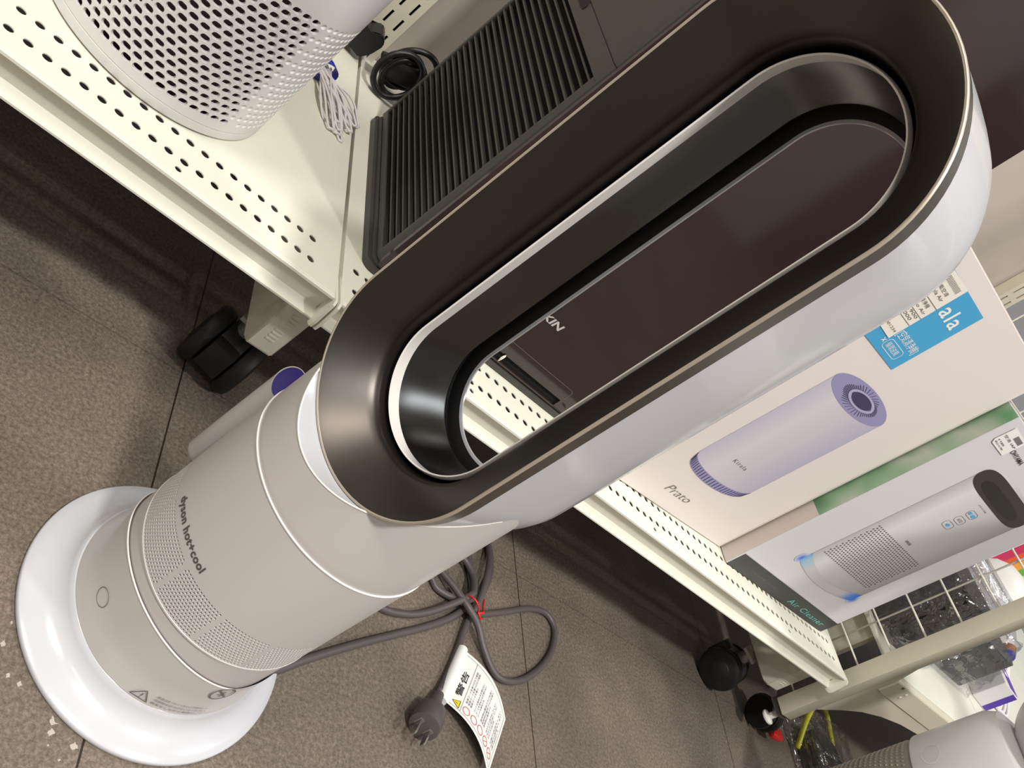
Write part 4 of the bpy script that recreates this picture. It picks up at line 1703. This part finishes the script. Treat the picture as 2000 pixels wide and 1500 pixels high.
def small_caster(x, y):
    r = 0.0260
    for s in (-1, 1):
        bm = bmesh.new()
        lathe(bm, [(0, -0.007), (r * 0.85, -0.007), (r, -0.003), (r, 0.003), (r * 0.85, 0.007), (0, 0.007)], 32)
        for v in bm.verts:
            a, b, c_ = v.co
            v.co = Vector((x + s * 0.010 + c_, y + a, r + 0.0005 + b))
        obj('caster_wheel', bm, M['rubber'], rk, smooth=40)
    bm = bmesh.new()
    lathe(bm, [(0, 0.05), (0.006, 0.05), (0.006, 0.0705), (0, 0.0705)], 16, cx_=x, cy_=y + 0.004)
    box(bm, x - 0.0025, x + 0.0025, y - 0.012, y + 0.016, 0.022, 0.056, bevel=0.002)
    obj('caster_stem', bm, M['zinc'], rk, smooth=40)


small_caster(1.2620, 0.5720)
# brake pedals of the caster
lathe_ = [(0, 0.0480), (0.0090, 0.0480), (0.0108, 0.0496), (0.0108, 0.0520), (0.0075, 0.0536), (0.0048, 0.0545), (0.0046, 0.0792), (0, 0.0792)]
bm = bmesh.new()
lathe(bm, lathe_, 28, cx_=1.2080, cy_=0.5400)
obj('white_levelling_foot', bm, M['white_obj'], rk, smooth=40)
bm = bmesh.new()
box(bm, 1.2800, 1.3120, 0.5420, 0.5620, 0.0140, 0.0260, bevel=0.005)
obj('red_brake_pedal', bm, M['red'], rk, smooth=40)


# ---------------------------------------------------------------- wrapped goods on the rack
def wrinkled_wrap(x0, x1, y0, y1, z0, z1, seed, amp=0.010, taper=0.0):
    """a loose clear bag around a body: subdivided rounded box pushed in and out by folds"""
    b = bmesh.new()
    n = 26
    rr = rrect(x0, x1, y0, y1, min(x1 - x0, y1 - y0) * 0.28, 10)
    rows = 22
    r_ = random.Random(seed)
    ph = [r_.random() * 6.28 for _ in range(8)]
    cx_, cy2 = (x0 + x1) / 2, (y0 + y1) / 2
    L = len(rr)
    grid = []
    for j in range(rows + 1):
        t = j / rows
        z = z0 + (z1 - z0) * t
        row = []
        for i, (x, y) in enumerate(rr):
            a = 2 * math.pi * i / L
            f = amp * (0.5 * math.sin(7 * a + ph[0] + 3 * t) + 0.3 * math.sin(13 * a + ph[1] - 5 * t) + 0.25 * math.sin(5 * t * 6.28 + 4 * a + ph[2]) + 0.2 * math.sin(23 * a + ph[3] + 9 * t))
            s = 1 - taper * t * t
            d = Vector((x - cx_, y - cy2, 0))
            l = d.length
            d = d * ((l * s + f) / l)
            row.append(b.verts.new((cx_ + d.x, cy2 + d.y, z + 0.004 * math.sin(9 * a + ph[4]) * (0 if j == 0 else 1))))
        grid.append(row)
    for j in range(rows):
        for i in range(L):
            k = (i + 1) % L
            b.faces.new((grid[j][i], grid[j][k], grid[j + 1][k], grid[j + 1][i]))
    b.faces.new(grid[-1])
    return b


DZ = 0.2387
wb = thing('wrapped_black_appliance', 'black boxy appliance in clear plastic, directly behind the wire side of the rack', 'wrapped appliance', (0, 0, DZ))
bm = bmesh.new()
prism(bm, rrect(1.243, 1.378, 0.600, 0.880, 0.02, 5), 0.0, 0.130)
obj('casing', bm, M['wrapped_black'], wb, smooth=40)
obj('plastic_wrap', wrinkled_wrap(1.232, 1.390, 0.588, 0.892, 0.001, 0.160, 4, 0.006, 0.05), M['film'], wb, smooth=180)
wg = thing('wrapped_grey_appliance', 'low dark grey rounded appliance in wrinkled clear plastic, lying on the rack deck', 'wrapped appliance', (0, 0, DZ))
bm = bmesh.new()
prism(bm, rrect(1.440, 1.645, 0.650, 0.860, 0.035, 8), 0.0, 0.092)
bmesh.ops.bevel(bm, geom=[e for e in bm.edges if e.calc_face_angle(0) > 1.0], offset=0.015, segments=3, affect='EDGES')
obj('casing', bm, M['wrapped'], wg, smooth=50)
obj('plastic_wrap', wrinkled_wrap(1.428, 1.660, 0.632, 0.878, 0.001, 0.120, 11, 0.008, 0.25), M['film'], wg, smooth=180)

pk = thing('violet_banded_pack', 'flat white pack with a violet stripe along its edge, lying on the rack deck', 'package', (1.735, 0.641, DZ), math.radians(-23))
bm = bmesh.new()
box(bm, -0.045, 0.0, 0.0, 0.355, 0.0, 0.060, bevel=0.0015)
obj('card', bm, M['card2'], pk)
bm = bmesh.new()
box(bm, -0.026, -0.001, 0.003, 0.352, 0.0598, 0.0604)
box(bm, -0.0006, 0.0004, 0.003, 0.352, 0.002, 0.058)
box(bm, -0.0140, -0.0010, -0.0006, 0.0006, 0.002, 0.058)
obj('violet_print', bm, M['pack_purple'], pk)
bm = bmesh.new()
poly(bm, rrect(-0.0235, -0.0100, 0.040, 0.150, 0.005, 5), lambda co: Vector((co.x, co.y, 0.0608)))
obj('white_panel_print', bm, M['paper'], pk)
bm = bmesh.new()
for k in range(5):
    poly(bm, rrect(-0.0205, -0.0135, 0.052 + k * 0.018, 0.061 + k * 0.018, 0.001, 2), lambda co: Vector((co.x, co.y, 0.0612)))
join(bm, fit_text('スチームスチーマー', 0, 0.13, 0, 0.018), lambda co: Vector((-0.029 - co.y * 0.7, 0.06 + co.x, 0.0606)))
obj('print_marks', bm, M['ink_grey'], pk)

wc = thing('banded_white_cable', 'loops of white cable held by an orange and blue band, beside the violet-striped pack', 'cable', (1.900, 0.790, DZ))
bm = bmesh.new()
for k in range(6):
    t_ = (k - 2.5) / 2.5
    pts = [(0.006 * t_, 0.000, 0.062), (-0.020 + 0.018 * t_, -0.045, 0.040), (-0.044 + 0.022 * t_, -0.085 - 0.006 * k, 0.010), (-0.060 + 0.016 * t_, -0.104, 0.0045), (-0.030 + 0.02 * t_, -0.090, 0.0045 + 0.001 * k)]
    tube(bm, smooth_path(pts, 6), 0.0034, 8)
    pts = [(0.006 * t_, 0.000, 0.062), (0.018 + 0.014 * t_, 0.040, 0.078), (0.030 + 0.016 * t_, 0.066, 0.050), (0.036 + 0.014 * t_, 0.078, 0.0050)]
    tube(bm, smooth_path(pts, 6), 0.0034, 8)
obj('cable_strands', bm, M['cable_white'], wc, smooth=180)
dv = Vector((0.030, 0.060, 0.028)).normalized()
for nm, a_, b_, mm in (('orange_band', -0.002, 0.014, M['orange']), ('blue_band', -0.009, -0.0025, M['blue'])):
    bm = bmesh.new()
    tube(bm, [Vector((0, 0, 0.062)) + dv * a_, Vector((0, 0, 0.062)) + dv * b_], 0.0135, 20)
    obj(nm, bm, mm, wc, smooth=40)

wh = bmesh.new()
lathe(wh, [(0, 0), (0.085, 0), (0.088, 0.004), (0.086, 0.03), (0.075, 0.085), (0.055, 0.125), (0.030, 0.145), (0, 0.150)], 48)
o = obj('white_dome_cover', wh, M['white_obj'], None, smooth=50, loc=(1.995, 0.965, DZ))
tag(o, 'smooth white rounded appliance beyond the violet-striped pack', 'appliance')
sb = thing('small_product_carton', 'white product carton with blue pictures and a red tab, far back on the rack', 'box', (0, 0.06, DZ))
bm = bmesh.new()
box(bm, 1.780, 2.030, 1.010, 1.090, 0.0, 0.34, bevel=0.001)
obj('carton', bm, M['card2'], sb)
bm = bmesh.new()
fnf = lambda lift_: (lambda co: Vector((co.x, 1.0095 - lift_, co.y)))
poly(bm, [(1.850 + 0.030 * math.cos(2 * math.pi * k / 24), 0.270 + 0.034 * math.sin(2 * math.pi * k / 24)) for k in range(24)], fnf(0.0002))
obj('blue_picture', bm, mat('royal_blue_print', srgb(52, 96, 190), 0.5), sb)
for a, b in ((1.83, 0.12), (1.87, 0.12), (1.83, 0.08), (1.87, 0.08)):
    bm = bmesh.new()
    poly(bm, rrect(a - 0.010, a + 0.012, b - 0.010, b + 0.012, 0.003, 3), fnf(0.0002))
    obj('small_blue_picture', bm, bpy.data.materials['royal_blue_print'], sb)
bm = bmesh.new()
poly(bm, [(1.822, 0.250), (1.866, 0.246), (1.870, 0.266), (1.824, 0.282)], fnf(0.0006))
obj('dark_picture', bm, M['ink'], sb)
bm = bmesh.new()
join(bm, fit_text('スチーム', 1.80, 1.86, 0.175, 0.195), fnf(0.0004))
obj('carton_text', bm, M['ink'], sb)
bm = bmesh.new()
poly(bm, rrect(1.900, 1.935, 0.145, 0.165, 0.003, 3), fnf(0.0004))
obj('red_tab_print', bm, M['red'], sb)
sp = thing('striped_carton', 'red, orange and green striped carton at the far right edge', 'box', (0, 0.06, DZ))
bm = bmesh.new()
box(bm, 2.045, 2.200, 1.000, 1.090, 0.0, 0.42, bevel=0.001)
obj('carton', bm, M['card2'], sp)
for k, cc_ in enumerate((srgb(206, 44, 92), srgb(226, 92, 50), srgb(238, 170, 60), srgb(110, 176, 70))):
    bm = bmesh.new()
    box(bm, 2.047 + 0.034 * k, 2.047 + 0.034 * (k + 1), 0.9990, 0.9998, 0.02, 0.40)
    obj('colour_stripe', bm, mat('stripe_%s' % ('crimson', 'coral', 'amber', 'leaf')[k], cc_, 0.5), sp)

# bag on the floor in front of the rack
fb = thing('bagged_tool', 'clear plastic bag with a yellow-green band and grey contents, on the floor under the rack', 'bag', (0, 0, 0))
bm = bmesh.new()
prism(bm, rrect(1.420, 1.520, 0.500, 0.600, 0.03, 6), 0.001, 0.030)
obj('grey_contents', bm, M['wrapped'], fb, smooth=40)
b = wrinkled_wrap(1.385, 1.560, 0.470, 0.640, 0.001, 0.050, 21, 0.014, 0.45)
obj('clear_bag', b, M['film'], fb, smooth=180)
bm = bmesh.new()
tube(bm, smooth_path([(1.395, 0.560, 0.010), (1.400, 0.600, 0.040), (1.440, 0.635, 0.052), (1.500, 0.640, 0.040), (1.560, 0.610, 0.012)], 6), 0.0045, 8)
obj('yellow_band', bm, mat('lime_yellow_plastic', srgb(206, 204, 60), 0.4), fb, smooth=180)

# ---------------------------------------------------------------- second fan, lower right
GX, GY, GYAW = 1.2070, 0.3390, math.radians(-113)
f2 = thing('tower_bladeless_fan', 'pale grey bladeless fan with dotted taupe grille, cut off at the lower right corner', 'fan', (GX, GY, 0), GYAW)
R2 = 0.100
bm = bmesh.new()
lathe(bm, [(0, 0.0005), (R2 + 0.012, 0.0005), (R2 + 0.014, 0.004), (R2 + 0.010, 0.012), (R2, 0.022), (R2 - 0.001, 0.040)], 96)
obj('base', bm, M['fan_lower'], f2, smooth=40)
bm = bmesh.new()
nu = 92
pu = 2 * math.pi / nu
nv = 29
pv = 0.0069


def gfn(u, v, d):
    return Vector(((R2 - 0.001 - d) * math.cos(u), (R2 - 0.001 - d) * math.sin(u), v))


perf_cells(bm, gfn, 0, nu, pu, 0.040, nv, pv, pu * 0.34, pv * 0.34, 0.002, ur=R2, kind=lambda i, j, u, v: 'plain' if j >= nv - 1 else 'dimple', dimple=-0.0014)
obj('grille', bm, M['mesh_grey'], f2, smooth=40)
bm = bmesh.new()
lathe(bm, [(R2 - 0.001, 0.2401), (R2 + 0.0015, 0.2408), (R2 + 0.0022, 0.243), (R2 + 0.0022, 0.330), (R2 - 0.004, 0.345), (R2 - 0.02, 0.352), (0, 0.354)], 96)
obj('collar', bm, M['pure_white'], f2, smooth=40)
bm = bmesh.new()
bf = lambda co: Vector(((R2 + 0.0026) * math.cos(math.radians(-97) + co.x / R2), (R2 + 0.0026) * math.sin(math.radians(-97) + co.x / R2), 0.2655 + co.y))
ring2d(bm, 0, 0, 0.0140, 0.0115, 0.0009, bf, 40)
obj('badge_ring', bm, M['ring_white'], f2)


def racetrack2(e, z1, z2, ns=36):
    pts = []
    for k in range(ns + 1):
        t = math.pi * k / ns
        pts.append((e * math.cos(t), z2 + e * math.sin(t)))
    for k in range(ns + 1):
        t = math.pi + math.pi * k / ns
        pts.append((e * math.cos(t), z1 + e * math.sin(t)))
    return pts


def sweep2(prof, z1, z2):
    b = bmesh.new()
    rings = [[b.verts.new((x, y, z)) for (y, z) in racetrack2(e, z1, z2)] for (e, x) in prof]
    for k in range(len(rings) - 1):
        A, B = rings[k], rings[k + 1]
        for i in range(len(A)):
            j = (i + 1) % len(A)
            b.faces.new((A[i], A[j], B[j], B[i]))
    return b


obj('loop_shell', sweep2([(0.108, 0.050), (0.112, 0.046), (0.114, 0.020), (0.113, -0.030), (0.105, -0.055), (0.085, -0.060), (0.075, -0.050)], 0.445, 0.640), M['pure_white'], f2, smooth=50)
obj('loop_face', sweep2([(0.108, 0.050), (0.100, 0.046), (0.080, 0.030), (0.075, 0.0), (0.075, -0.050)], 0.445, 0.640), M['mesh_grey'], f2, smooth=50)
